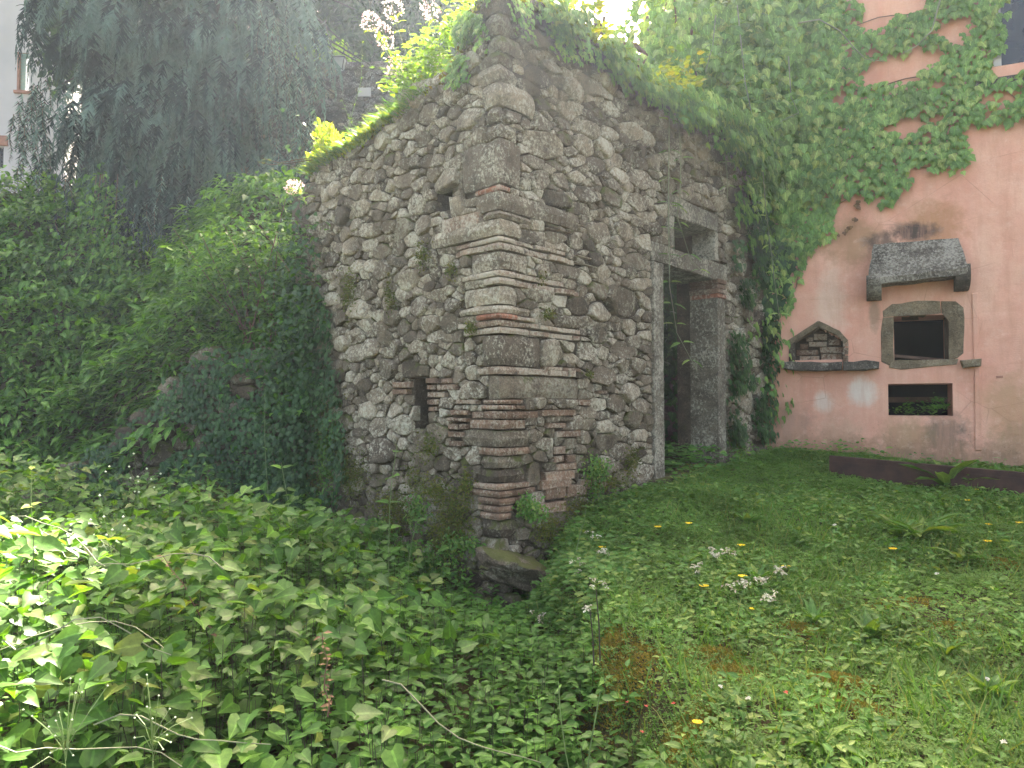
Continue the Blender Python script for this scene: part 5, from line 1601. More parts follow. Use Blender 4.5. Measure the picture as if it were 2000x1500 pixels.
for px_, py_, lab in [(1285, 1030, 'yellow flower on the upper lawn, closest to the ruin corner'), (1345, 1023, 'small yellow flower on the upper lawn below the door sill'), (1176, 1070, 'yellow flower among white campions at the lawn edge'),
                      (1375, 1146, 'yellow flower left of the white campion patch in mid lawn'), (1448, 1066, 'yellow flower above the white campion patch'), (1451, 1127, 'yellow flower at the left rim of the dense campion patch'),
                      (1470, 1190, 'bright yellow flower just below the campion patch'), (1535, 1108, 'yellow flower at the right rim of the campion patch'), (1744, 1073, 'yellow flower beside the hawkbit rosettes'),
                      (1905, 957, 'yellow flower in front of the channel, left of two'), (1945, 951, 'yellow flower in front of the channel, right of two'), (1890, 978, 'yellow flower below the steel channel, left of a close pair'),
                      (1917, 975, 'yellow flower below the steel channel, right of a close pair'), (1932, 1025, 'largest yellow flower at the right of the lawn'), (1991, 1022, 'yellow flower cut by the right edge'),
                      (1929, 1058, 'tiny yellow flower low at the right of the lawn'), (1362, 1412, 'yellow flower in the near lawn by dark soil'), (1767, 864, 'yellow flower rising against the pink wall')]:
    flower(px_, py_, 'yellow', lab, 0.07, 'yellow flowers in the lawn', 0.017 if py_ > 1150 else 0.026)
for px_, py_, lab in [(1751, 909, 'white clover head over the steel channel, middle one'), (1801, 918, 'white clover head over the steel channel, right one'), (1705, 917, 'white clover head over the steel channel, left one'),
                      (1758, 945, 'white clover head just below the steel channel'), (1700, 967, 'white clover head in the upper right lawn'), (1630, 1026, 'white clover head in mid lawn'), (1407, 1342, 'white clover head beside the plantain with the orange leaf'),
                      (1461, 1365, 'large white clover head in the near lawn'), (1960, 1450, 'white clover head in the lower right corner'), (1928, 1327, 'pale clover head right of the mossy mound'), (1830, 1122, 'tiny white clover head in the right lawn'), (1933, 940, 'white clover head by the channel near the right edge')]:
    flower(px_, py_, 'clover', lab, 0.06, 'white clover heads', 0.010 if py_ > 1200 else 0.014)
for px_, py_, lab in [(1225, 1372, 'red leaflet cluster at the dark lawn edge, upper left'), (1315, 1375, 'red leaflet cluster at the dark lawn edge, right one'), (1262, 1380, 'red leaflet cluster at the dark lawn edge, middle one'), (1254, 1430, 'red leaflet cluster in the dark hollow at bottom centre'), (1535, 1353, 'tiny red bud by the mossy mound')]:
    flower(px_, py_, 'red', lab, 0.04, 'red leaflets at the lawn edge', 0.009)
def campion(px_, py_, n, sp, label):
    c = ground_px(px_, py_ + 30)
    Yd = c.y - 0.24
    t = thing('white_campion', c, label, 'flowers', 'white campion plants')
    mb, lf = MB(), Leaves(T_PETAL)
    for k in range(n):
        e = at(px_ + random.gauss(0, sp), py_ + random.gauss(0, sp * 0.55), Yd + random.gauss(0, .04))
        mb.tube([c + Vector((random.gauss(0, .015), 0, 0)), c.lerp(e, .6) + Vector((0, 0, .03)), e], 0.0012, n=3)
        for j in range(6):
            lf.add(np.array([list(e)]) + rn3(1, .004), rdir(1, random.uniform(-1.0, 0.2)), rdir(1, .6), 0.017 * random.uniform(.8, 1.2), 0.8)
    mb.build('stems', M['stem_green'], t); lf.build('petals', M['petal_cream'], t)['kind'] = 'stuff'
for a in [(1158, 1040, 4, 8, 'pair of white campion flowers highest up beside the ruin wall'), (1135, 1095, 9, 18, 'white campion cluster in front of the jutting boulder'), (1175, 1078, 6, 8, 'white campion heads around a yellow flower at the lawn edge'),
          (1170, 1138, 6, 14, 'white campion heads below the lawn edge cluster'), (1155, 1185, 5, 14, 'white campion heads beside the dark stalks'), (1060, 1200, 5, 12, 'white campion heads in the nettle bed under the corner'),
          (1395, 1078, 8, 12, 'left upper white campion cluster in mid lawn'), (1420, 1075, 6, 9, 'right upper white campion cluster in mid lawn'), (1360, 1105, 5, 10, 'sparse white campion left of the dense patch'),
          (1440, 1140, 9, 11, 'dense white campion clump, left of three in a row'), (1485, 1130, 12, 11, 'dense white campion clump, middle of three in a row'), (1505, 1165, 8, 10, 'white campion clump lowest in the patch'), (1525, 1115, 8, 10, 'dense white campion clump, right of three in a row')]:
    campion(*a)

# --- bank on the left: thick layered leaves
bank = thing('bramble_bank', (-4, 8, 2), 'steep bank covered in layered bright green climber leaves left of the ruin', 'climbing plant')
lf = Leaves(T_OVATE)
def bank_pts(n, y0=6.3, y1=10.3, x0=-8.2, x1=-1.65):
    x = x0 + (x1 - x0) * RNG.random(n); y = y0 + (y1 - y0) * RNG.random(n)
    k = outside_ruin(x, y, 0.05) & (x / y > -0.80)
    lwd = (x - LWF.O.x) * LWF.n.x + (y - LWF.O.y) * LWF.n.y
    k &= (lwd < -0.05) | (x < -3.9)
    return x[k], y[k]
def gradn(x, y, e=0.08):
    gx_ = (H(x + e, y) - H(x - e, y)) / (2 * e); gy_ = (H(x, y + e) - H(x, y - e)) / (2 * e)
    return nrmz(np.stack([-gx_, -gy_, np.ones_like(gx_)], 1))
x, y = bank_pts(125000)
nr = gradn(x, y)
w_ = 1 / nr[:, 2]
k = RNG.random(len(x)) < w_ / 4.2
x, y, nr = x[k], y[k], nr[k]
lump = 0.15 + 0.24 * fbm(x * 2.8, y * 2.8, H(x, y) * 2.8, 3)
dep_ = RNG.random(len(x)) ** 1.5
P = snap(x, y, 0) + nr * (lump * (1.25 - 1.3 * dep_))[:, None]
out_ = nr.copy(); out_[:, 2] = 0; out_ = nrmz(out_)
tip = out_ * 0.9 + rn3(len(x), 0.45) + np.array([0, 0, -0.30])
nn = nr * 0.35 + np.array([0, -0.05, 0.95]) + rn3(len(x), 0.22)
sz = 0.075 + 0.075 * RNG.random(len(x))
lf.add(P, tip, nn, sz, 0.85)
lf.split('leaf', M['leaf_bank'], bank, 300, 'foliage')
# twigs sticking out
mb = MB()
rg = random.Random(77)
for k in range(60):
    px_, py_ = rg.uniform(0, 600), rg.uniform(400, 850)
    q = ground_px(px_, py_, 0.1, 6.4)
    pts = [q + Vector((0, -0.05, 0))]
    d = Vector((rg.uniform(-1, 1), -0.5, rg.uniform(-.8, .7))).normalized()
    for j in range(7):
        pts.append(pts[-1] + d * 0.08); d = (d + Vector((rg.uniform(-.2, .2), 0, -0.12))).normalized()
    mb.tube(pts, 0.004, 0.0015, 4)
o = mb.build('twigs', M['twig'], bank); o['kind'] = 'stuff'

# --- ivy
def drape(face, polys, n, lf, size, d=(0.02, 0.10), holes=(), jit=0.35, down=1.0, clump=None, plane_d=0.0):
    """hang leaves on a wall inside outlines traced on the photograph"""
    P2 = [face.poly(p, plane_d) for p in polys]; H2 = [face.poly(p, plane_d) for p in holes]
    xs = [q[0] for p in P2 for q in p]; zs = [q[1] for p in P2 for q in p]
    s0, s1, z0, z1 = min(xs), max(xs), min(zs), max(zs)
    got = 0
    rr = random.Random(int(n + s0 * 100))
    res = []
    tries = 0
    while got < n and tries < n * 14:
        tries += 1
        a, z = rr.uniform(s0, s1), rr.uniform(z0, z1)
        if clump and vnoise(a * clump[0], z * clump[0], 3.3) < clump[1]: continue
        j = rr.gauss(0, 0.03)
        if not any(point_in(p, a + j, z + j) for p in P2): continue
        if any(point_in(p, a + j, z + j) for p in H2): continue
        res.append((a, z)); got += 1
    A_ = np.array(res)
    if not len(A_): return
    m = len(A_)
    dd_ = d[0] + (d[1] - d[0]) * RNG.random(m)
    P = np.array(face.O)[None] + A_[:, :1] * np.array(face.u) + dd_[:, None] * np.array(face.n) + A_[:, 1:] * np.array([0, 0, 1.0])
    tip = np.array(face.u)[None] * RNG.normal(0, jit, (m, 1)) + np.array([0, 0, -1.0]) * down + np.array(face.n)[None] * (0.25 + 0.2 * RNG.random((m, 1)))
    nn = np.array(face.n)[None] * 1.0 + np.array([0, 0, 0.55]) + rn3(m, 0.22)
    lf.add(P, tip, nn, size[0] + (size[1] - size[0]) * RNG.random(m), 1.0)

# on the low wall and the left end of the ruin
ivy = thing('ivy', (LF.p(T_END, 1).x, LF.p(T_END, 1).y, 0.6), 'dark ivy hanging over the left end of the ruin and the low wall', 'ivy')
lf = Leaves(T_CREEP)
drape(LWF, [[(120, 935), (220, 870), (300, 800), (400, 700), (520, 680), (600, 690), (600, 1100), (100, 1040)]], 5200, lf, (0.028, 0.05), (0.03, 0.16), clump=(2.2, -0.30))
drape(LF, [[(600, 560), (640, 575), (655, 640), (640, 700), (665, 760), (672, 860), (690, 930), (650, 1010), (620, 1100), (560, 1090), (560, 560)]], 3000, lf, (0.028, 0.05), (0.02, 0.12), clump=(3, -0.35))
drape(LF, [[(655, 720), (672, 720), (690, 900), (672, 920), (660, 860)], [(640, 590), (655, 600), (660, 720), (648, 720)]], 320, lf, (0.025, 0.045), (0.05, 0.10))
EF = Face((LF.p(T_END + 0.16, 0).x, LF.p(T_END + 0.16, 0).y), 45 - 90)     # broken end of the left wall
for (P_c, n_, sp_) in [((-1.95, 7.0, 1.9), 2600, (0.14, 0.22, 0.75)), ((-2.0, 6.9, 1.0), 1800, (0.2, 0.15, 0.4))]:
    P = np.array(P_c) + RNG.normal(0, 1, (n_, 3)) * np.array(sp_)
    lf.add(P, rn3(n_, .35) + np.array([0, -0.3, -0.9]), rn3(n_, .3) + np.array([-0.3, -1, 0.6]), 0.03 + 0.025 * RNG.random(n_), 1.0)
lf.split('leaf', M['leaf_ivy'], ivy, 200, 'foliage')

# leaves with light edges at the top of the bush beside the ruin
bush = thing('privet_bush', (-2.3, 7.3, 2.5), 'bright green leafy bush leaning on the left end of the ruin', 'bush')
lf = Leaves(T_OVATE)
for (c, n_, sp_) in [((-2.45, 7.4, 2.92), 2600, (0.40, 0.32, 0.2)), ((-2.0, 7.1, 2.4), 1900, (0.2, 0.25, 0.5)), ((-2.8, 7.4, 2.4), 2200, (0.4, 0.3, 0.4))]:
    P = np.array(c) + np.clip(RNG.normal(0, 1, (n_, 3)), -1.7, 1.7) * np.array(sp_)
    lf.add(P, rdir(n_, -0.2) + rn3(n_, .3) + np.array([-0.1, -0.4, 0]), rn3(n_, .25) + np.array([0, -0.1, 1.0]), 0.05 + 0.045 * RNG.random(n_), 0.9)
lf.split('leaf', M['leaf_bank'], bush, 250, 'foliage')
mb = MB()
for k in range(14):
    b = Vector((-2.3 + random.gauss(0, .25), 7.4, 1.6)); e = Vector((-2.5 + random.gauss(0, .45), 7.2 + random.gauss(0, .2), random.uniform(2.6, 3.5)))
    mb.tube([b, b.lerp(e, .5) + Vector((0, 0, .1)), e], 0.012, 0.003, 5)
mb.build('branches', M['twig'], bush)
# reddish twigs reaching out of the wall top to the left
for (pts_, lab) in [([(610, 312), (570, 318), (530, 322), (502, 316)], 'thin orange twig reaching left from the wall top, lower one'), ([(612, 308), (580, 312), (545, 318), (508, 308)], 'thin orange twig reaching left from the wall top, upper one'),
                    ([(565, 530), (540, 490), (520, 460), (505, 440)], 'bare light twig leaning out of the bright bush'), ]:
    Yd = 6.7
    P_ = [at(a, b, Yd) for a, b in pts_]
    lv_ = [(f, random.uniform(0, 6.28), random.uniform(-.2, .8), 0.03) for f in (0.8, 0.9, 0.97)]
    plant('twig', P_[0], P_, lv_, lab, 'twig', M['dead'], M['leaf_yellow'], T_OVATE, 0.005)

# --- growth on top of the ruin, lit from behind
def tuft_line(face, pts, n, T, mat, name, label, cat, size, back=(-0.5, 0.06), up_=0.9, lift=0.05, spread=0.05, out=0.4, width=1.0, kind='stuff'):
    lf = Leaves(T)
    Q = face.poly(pts)
    seg = RNG.random(n) * (len(Q) - 1)
    i = seg.astype(int); f = seg - i
    Q = np.array(Q)
    q = Q[i] + (Q[np.minimum(i + 1, len(Q) - 1)] - Q[i]) * f[:, None]
    dd_ = back[0] + (back[1] - back[0]) * RNG.random(n)
    lf_ = RNG.random(n) ** 1.5 * lift * (1 + 1.3 * vnoise(q[:, 0] * 4, dd_ * 3, 6)) + RNG.normal(0, spread * 0.3, n)
    P = np.array(face.O)[None] + q[:, :1] * np.array(face.u) + dd_[:, None] * np.array(face.n) + (q[:, 1:] + lf_[:, None]) * np.array([0, 0, 1.0])
    tip = rdir(n, 0) * 0.7 + np.array([0, 0, up_]) + np.array(face.n)[None] * out * RNG.random((n, 1))
    lf.add(P, tip, rdir(n, 0.5), size[0] + (size[1] - size[0]) * RNG.random(n), width)
    o = lf.build(name, M[mat]); tag(o, label, cat, kind=kind)
    return o
LTOP = [(985, -12), (948, -6), (928, 40), (905, 110), (880, 150), (830, 190), (770, 235), (710, 280), (655, 312), (612, 345)]
tuft_line(LF, LTOP[3:], 12000, T_SMALL, 'moss', 'moss', 'golden moss rug along the sloping left wall top of the ruin', 'moss', (0.02, 0.035), (-0.5, 0.03), 0.6, 0.04)
tuft_line(LF, LTOP[6:], 6500, T_OVATE, 'leaf_yellow', 'wall_top_herbs', 'yellow-green herbs glowing on the lower end of the left wall top', 'herbs', (0.035, 0.075), (-0.45, 0.08), 0.7, 0.26)
tuft_line(LF, LTOP[4:8], 3800, T_OVATE, 'leaf_yellow', 'wall_top_herbs', 'yellow-green herbs on the middle slope of the left wall top', 'herbs', (0.03, 0.06), (-0.45, 0.0), 0.7, 0.15)
tuft_line(LF, LTOP[5:], 1500, T_BLADE, 'grass', 'grass', 'grass tufts hanging from the sloping left wall top', 'grass', (0.10, 0.22), (-0.1, 0.05), 0.25, 0.03, out=1.2)
tuft_line(LF, LTOP[:5], 1500, T_SMALL, 'moss_green', 'moss', 'green moss over the high corner stones of the ruin', 'moss', (0.02, 0.04), (-0.4, 0.05), 0.6, 0.04)
RTOP = [(990, -12), (1060, 33), (1110, 62), (1180, 105), (1235, 160), (1290, 192), (1350, 222), (1420, 262), (1500, 300)]
tuft_line(RF, RTOP[1:7], 5200, T_OVATE, 'leaf_yellow', 'wall_top_climber', 'sunlit yellow-green climber over the doorway wall top', 'climbing plant', (0.05, 0.09), (-0.6, 0.12), 0.2, 0.32, out=0.6)
lf = Leaves(T_CREEP)
o_h = [(1040, 0), (1110, 40), (1200, 90), (1245, 150), (1300, 185), (1420, 230), (1460, 300), (1400, 275), (1300, 225), (1230, 190), (1160, 125), (1090, 85), (1040, 40)]
drape(RF, [o_h], 1500, lf, (0.045, 0.085), (0.02, 0.22), clump=(3.2, -0.12), jit=0.8)
drape(RF, [[(1255, 170), (1340, 210), (1440, 250), (1470, 340), (1440, 350), (1400, 300), (1350, 270), (1280, 230)]], 620, lf, (0.07, 0.12), (0.08, 0.4), clump=(3, -0.3), jit=0.6)
top_v = thing('hanging_creeper', (RF.p(2, 4).x, RF.p(2, 4).y, 4.6), 'three-lobed creeper hanging over the top edge of the doorway wall', 'climbing plant')
drape(LF, [[(902, 130), (915, 60), (930, -20), (965, -20), (960, 60), (935, 110)]], 420, lf, (0.03, 0.055), (0.02, 0.14), clump=(6, -0.2), jit=0.9)
drape(LF, [[(880, 160), (905, 110), (930, 120), (920, 160), (890, 185)]], 160, lf, (0.03, 0.05), (0.02, 0.10), jit=0.9)
drape(RF, [[(985, -20), (1060, 30), (1150, 90), (1140, 160), (1080, 120), (1000, 60)]], 260, lf, (0.03, 0.055), (0.02, 0.10), clump=(5, 0.0), jit=0.9)
lf.split('leaf', M['leaf_creeper'], top_v, 150, 'foliage')
# moss and small ferns on the walls' faces
ms = Leaves(T_SMALL)
for face, spots in ((LF, [(690, 570, .12, .22, 500), (835, 500, .10, .1, 260), (890, 530, .06, .06, 150), (768, 575, .03, .16, 160), (930, 640, .05, .05, 200), (775, 590, .04, .1, 120), (620, 590, .1, .2, 500), (850, 870, .12, .1, 260),
                           (920, 945, .06, .12, 300), (880, 1050, .25, .2, 1400), (650, 850, .25, .3, 1700), (760, 1120, .35, .2, 1600), (780, 1000, .3, .2, 1300), (900, 1000, .2, .2, 900), (700, 930, .2, .2, 900), (860, 960, .2, .1, 500), (820, 930, .15, .15, 300), (610, 940, .3, .2, 900), (560, 900, .3, .2, 600)]),
                    (RF, [(1060, 1030, .15, .12, 700), (1120, 990, .2, .10, 400), (1225, 900, .12, .12, 400), (1180, 940, .3, .1, 500), (1140, 730, .05, .03, 80), (1050, 545, .05, .05, 60), (1060, 615, .08, .04, 120), (1340, 930, .3, .1, 400), (1430, 860, .2, .25, 500)])):
    for (px_, py_, rs, rz, n) in spots:
        a, z = face.px(px_, py_)
        da = np.clip(RNG.normal(0, 0.5, (n, 2)), -1.2, 1.2)
        P = np.array(face.O)[None] + (a + da[:, :1] * rs) * np.array(face.u) + (0.02 + 0.05 * RNG.random((n, 1))) * np.array(face.n) + (z + da[:, 1:] * rz) * np.array([0, 0, 1.0])
        ms.add(P, rn3(n, .6) + np.array([0, 0, -0.2]) + np.array(face.n) * 0.6, rn3(n, .4) + np.array(face.n), 0.012 + 0.016 * RNG.random(n))
o = ms.build('wall_moss', M['moss_green']); tag(o, 'moss and small ferns clinging to joints of the ruin walls', 'moss', kind='stuff')
ms = Leaves(T_OVATE)
for face, spots in ((LF, [(615, 1000, .3, .2, 900), (560, 960, .3, .2, 700), (700, 1100, .4, .2, 1100), (860, 1100, .3, .14, 600), (650, 900, .15, .3, 500), (830, 1000, .12, .12, 260), (940, 1060, .06, .06, 80), (760, 1040, .2, .12, 420), (905, 1060, .12, .1, 220)]), (RF, [(1015, 985, .10, .08, 230), (1030, 1000, .1, .08, 160), (1150, 915, .15, .12, 350), (1200, 1000, .4, .06, 500), (1290, 960, .3, .05, 400), (1150, 960, .1, .1, 150), (1440, 900, .3, .2, 500)])):
    for (px_, py_, rs, rz, n) in spots:
        a, z = face.px(px_, py_)
        da = np.clip(RNG.normal(0, 0.5, (n, 2)), -1.2, 1.2)
        P = np.array(face.O)[None] + (a + da[:, :1] * rs) * np.array(face.u) + (0.03 + 0.09 * RNG.random((n, 1))) * np.array(face.n) + (z + da[:, 1:] * rz) * np.array([0, 0, 1.0])
        ms.add(P, rn3(n, .5) + np.array([0, -.2, -0.3]), rn3(n, .3) + np.array(face.n) * .6 + np.array([0, 0, .6]), 0.018 + 0.022 * RNG.random(n))
o = ms.build('wall_herbs', M['leaf_lawn']); tag(o, 'small leafy herbs rooted low in the ruin walls', 'herbs', kind='stuff')

# valerian plants on the wall top
def valerian(px0, py0, pts_, head_len, label, nl=10, Yd=6.0):
    P_ = [at(px0, py0, Yd)] + [at(a, b, Yd) for a, b in pts_]
    lv_ = [(random.uniform(0.05, 0.75), random.uniform(0, 6.28), random.uniform(-.1, .7), random.uniform(0.06, 0.10)) for _ in range(nl)]
    t = plant('valerian', P_[0], P_, lv_, label, 'flower', M['stem_green'], M['leaf_bright'], T_LANCE, 0.005, 'valerian on the wall top')
    tip = P_[-1]; ax = (P_[-1] - P_[-2]).normalized()
    lf = Leaves(T_PETAL)
    n = 120
    f = RNG.random(n)
    R_ = 0.055 * np.sin(np.clip(f * 0.85 + 0.15, 0, 1) * 3.0)
    an = RNG.random(n) * 6.28
    a_ = np.array(ax.orthogonal()); b_ = np.cross(np.array(ax), a_)
    P = np.array(tip)[None] - np.array(ax)[None] * (head_len * (1 - f))[:, None] + (np.cos(an) * R_)[:, None] * a_ + (np.sin(an) * R_)[:, None] * b_
    lf.add(P, rn3(n, .7) + np.array([0, 0, .4]), rn3(n, 1), 0.014 + 0.012 * RNG.random(n), 1.0)
    lf.build('flower_head', M['petal_pink'], t)['kind'] = 'stuff'
for a in [(800, 190, [(760, 110), (735, 70), (716, 25)], 0.15, 'pale valerian head leaning furthest left'), (805, 190, [(775, 120), (755, 85), (742, 45)], 0.22, 'valerian head with a reddish top beside the leftmost one'),
          (812, 188, [(800, 120), (775, 50), (762, -10)], 0.22, 'tallest white valerian head cut by the top edge, left of two'), (825, 180, [(850, 110), (850, 50), (832, -10)], 0.22, 'tall white valerian head cut by the top edge, right of two'),
          (800, 200, [(790, 160), (775, 135), (764, 112)], 0.16, 'low pinkish valerian head over the moss'), (850, 180, [(855, 150), (858, 125), (856, 108)], 0.13, 'short valerian head near the corner stones'), (600, 400, [(590, 385), (578, 372), (568, 355)], 0.10, 'pink valerian head at the lower left end of the wall top')]:
    valerian(*a)
lfb = thing('leafy_shrub', at(840, 180, 6.0), 'backlit light green leafy shoots around the valerian on the wall top', 'shrub')
lf = Leaves(T_OVATE)
for (px_, py_, sx_, sy_, n) in [(915, 20, 20, 25, 120), (820, 130, 40, 30, 260), (880, 60, 25, 35, 150), (840, 90, 30, 30, 140), (800, 165, 40, 15, 160), (860, 120, 30, 25, 120)]:
    for k in range(n):
        c = at(px_ + random.gauss(0, sx_) * .7, py_ + random.gauss(0, sy_) * .7, 6.0 + random.gauss(0, .15))
        lf.add(np.array([list(c)]), rdir(1, .2), rn3(1, .5) + np.array([0, -.5, .8]), random.uniform(.035, .075), 1.0)
lf.split('leaf', M['leaf_bright'], lfb, 250, 'foliage')
mb = MB()
for k in range(26):
    mb.tube([at(830 + random.gauss(0, 30), 190, 6.0), at(830 + random.gauss(0, 30), 140, 6.0), at(850 + random.gauss(0, 40), random.uniform(20, 110), 6.0)], 0.004, 0.002, 4)
mb.build('stems', M['stem_green'], lfb)
for (p, lab) in [([(655, 255), (680, 250), (705, 160), (708, 80)], 'thin upright stalk standing free left of the valerian'), ([(700, 268), (685, 240), (668, 195)], 'thin pale stalk leaning left above the moss')]:
    P_ = [at(a, b, 6.3) for a, b in p[1:]]
    P_ = [at(p[0][0] + 45, p[0][1] + 20, 6.3)] + P_
    plant('flower_stalk', P_[0], P_, [(f, random.uniform(0, 6.28), .4, .03) for f in np.linspace(.2, .98, 9)], lab, 'stalk', M['stem_green'], M['leaf_bright'], T_LANCE, 0.004)

# --- creeper on the pink house
cr = thing('boston_creeper', (PF.p(0.2, 1.1).x, PF.p(0.2, 1.1).y, 1.2), 'large three-lobed creeper covering the upper left of the pink house', 'climbing plant')
lf = Leaves(T_CREEP)
reg = [(1460, -60), (1720, -60), (2080, -60), (2080, 236), (2000, 236), (1960, 228), (1925, 238), (1900, 240), (1880, 252), (1896, 300), (1888, 335), (1860, 336), (1845, 322), (1800, 316), (1770, 330), (1768, 370), (1742, 388), (1716, 396),
       (1700, 372), (1672, 372), (1650, 382), (1640, 400), (1622, 430), (1604, 470), (1580, 500), (1560, 490), (1535, 560), (1500, 520), (1470, 400), (1462, 300)]
bare = [[(1690, -60), (1810, -60), (1800, 0), (1768, 25), (1700, 18), (1660, 0)], [(1662, 45), (1700, 25), (1742, 32), (1728, 52), (1690, 60)], [(1672, 158), (1722, 112), (1832, 100), (1836, 122), (1796, 138), (1760, 166), (1718, 160), (1690, 166)],
        [(1812, 62), (1850, 50), (1892, 24), (1890, 72), (1858, 76)], [(1722, 262), (1750, 238), (1842, 222), (1836, 242), (1792, 250), (1768, 262)], [(1785, 170), (1830, 158), (1860, 150), (1850, 164), (1800, 178)],
        [(1962, -60), (2080, -60), (2080, 112), (1985, 118), (1968, 100)], [(1980, 0), (2000, 0), (2000, 118), (1985, 118)], [(1905, 182), (1990, 176), (2000, 190), (1930, 204)],
        [(1610, 250), (1650, 244), (1650, 254), (1620, 262)], [(1640, 350), (1672, 348), (1668, 356), (1645, 358)]]
bare = [[(sum(p[0] for p in b_) / len(b_) + (x_ - sum(p[0] for p in b_) / len(b_)) * 1.16, sum(p[1] for p in b_) / len(b_) + (y_ - sum(p[1] for p in b_) / len(b_)) * 1.25) for x_, y_ in b_] for b_ in bare]
reg2 = [(1440, -60), (1640, -60), (1640, 240), (1600, 400), (1560, 440), (1440, 420)]
drape(PF, [reg], 5200, lf, (0.055, 0.10), (0.02, 0.10), bare, 0.4, clump=(2.6, -0.52))
drape(PF, [reg2], 1900, lf, (0.065, 0.11), (0.05, 0.22), bare, 0.4)
chain = [(1592, 470), (1575, 492), (1562, 512), (1558, 535), (1552, 555), (1549, 578), (1540, 600), (1530, 610)]
for px_, py_ in chain + [(1610, 425), (1625, 440), (1618, 455), (1590, 440), (1600, 460), (1700, 385), (1742, 380), (1730, 390), (1770, 360), (1795, 320), (1830, 322)]:
    drape(PF, [[(px_ - 10, py_ - 9), (px_ + 10, py_ - 9), (px_ + 10, py_ + 9), (px_ - 10, py_ + 9)]], 4, lf, (0.07, 0.11), (0.02, 0.06))
lf.split('leaf', M['leaf_creeper'], cr, 300, 'foliage')
mb = MB()
rg = random.Random(4)
def wall_line(face, pts, r, d=0.02, rr=0):
    P_ = []
    Q = face.poly(pts)
    for i in range(len(Q) - 1):
        for j in range(4):
            f = j / 4; P_.append(face.p(Q[i][0] + (Q[i + 1][0] - Q[i][0]) * f + rg.uniform(-.012, .012), Q[i][1] + (Q[i + 1][1] - Q[i][1]) * f + rg.uniform(-.012, .012), d))
    P_.append(face.p(*Q[-1], d))
    mb.tube(P_, r, r * .5, 5)
for pts_ in [[(1500, 860), (1504, 780), (1500, 720), (1520, 620), (1560, 520), (1610, 420), (1680, 370)], [(1500, 860), (1506, 760), (1490, 600), (1470, 400)], [(1620, 290), (1700, 232), (1745, 232), (1800, 205), (1880, 240)], [(1560, 420), (1640, 300), (1760, 280), (1870, 240)],
             [(1600, 180), (1700, 175), (1790, 150), (1900, 120), (1990, 200)], [(1540, 60), (1640, 60), (1740, 30), (1900, 20)], [(1560, 500), (1556, 560), (1530, 612)], [(1580, 330), (1680, 310), (1740, 290)], [(1700, 385), (1760, 330), (1860, 330)]]:
    wall_line(PF, pts_, 0.008)
o = mb.build('stems', M['twig'], cr)
lf = Leaves(T_CREEP); 
for px_, py_ in [(1682, 372), (1680, 392), (1676, 408), (1670, 425), (1660, 440), (1650, 450), (1640, 456), (1672, 400), (1664, 432)]:
    drape(PF, [[(px_ - 4, py_ - 4), (px_ + 4, py_ - 4), (px_ + 4, py_ + 4), (px_ - 4, py_ + 4)]], 2, lf, (0.03, 0.055), (0.02, 0.05))
lf.build('dry_leaves', M['dead'], cr)['label'] = 'withered brown leaves on a dangling shoot'

# creeper and ivy over the ruin beside the house, and the curtain above it
cu = thing('creeper_curtain', (RF.p(3.9, 4).x, RF.p(3.9, 4).y, 1.2), 'shaded curtain of creeper and ivy between ruin doorway and pink house', 'climbing plant')
lf = Leaves(T_CREEP)
drape(RF, [[(1415, 300), (1520, 300), (1500, 860), (1470, 880), (1462, 700), (1440, 620), (1455, 500), (1420, 440)]], 220, lf, (0.06, 0.10), (0.05, 0.30), clump=(2.5, -0.1))
drape(RF, [[(1330, 240), (1500, 260), (1530, 420), (1450, 480), (1420, 420), (1430, 330), (1380, 290)]], 800, lf, (0.07, 0.11), (0.05, 0.30), clump=(2.5, -0.3))
for (c0, c1, n_, sp_) in [((1450, 60), (1480, 260), 2400, (0.28, 0.35)), ((1330, 20), (1400, 120), 560, (0.30, 0.3)), ((1500, 40), (1520, 330), 1800, (0.2, 0.25)), ((1290, 60), (1340, 190), 330, (0.22, 0.3)), ((1250, 100), (1300, 185), 200, (0.16, 0.3))]:
    a, b = at(*c0, 8.3), at(*c1, 8.3)
    f = RNG.random((n_, 1))
    P = np.array(a)[None] * (1 - f) + np.array(b)[None] * f + RNG.normal(0, 1, (n_, 3)) * np.array([sp_[0], 0.25, sp_[1]])
    lf.add(P, rn3(n_, .35) + np.array([0, -.25, -1]), rn3(n_, .3) + np.array([-.1, -1, .5]), 0.07 + 0.05 * RNG.random(n_), 1.0)
lf.split('leaf', M['leaf_creeper'], cu, 200, 'foliage')
lf = Leaves(T_CREEP)
drape(RF, [[(1425, 400), (1540, 380), (1530, 600), (1495, 700), (1490, 860), (1412, 870)]], 2300, lf, (0.04, 0.075), (0.02, 0.16), clump=(3.2, 0.05))
drape(PF, [[(1470, 420), (1556, 500), (1525, 620), (1500, 700), (1490, 850), (1470, 850)]], 700, lf, (0.04, 0.08), (0.02, 0.10))
lf.split('ivy_leaf', M['leaf_ivy'], cu, 60, 'ivy_foliage')
mb = MB()
for k in range(16):
    x0_ = random.uniform(1300, 1520); z_ = random.uniform(-60, 40)
    P_ = [at(x0_ + random.gauss(0, 8) * j, z_ + 75 * j, 8.3) for j in range(5)]
    mb.tube(P_, 0.01, 0.005, 5)
mb.build('stems', M['twig'], cu)

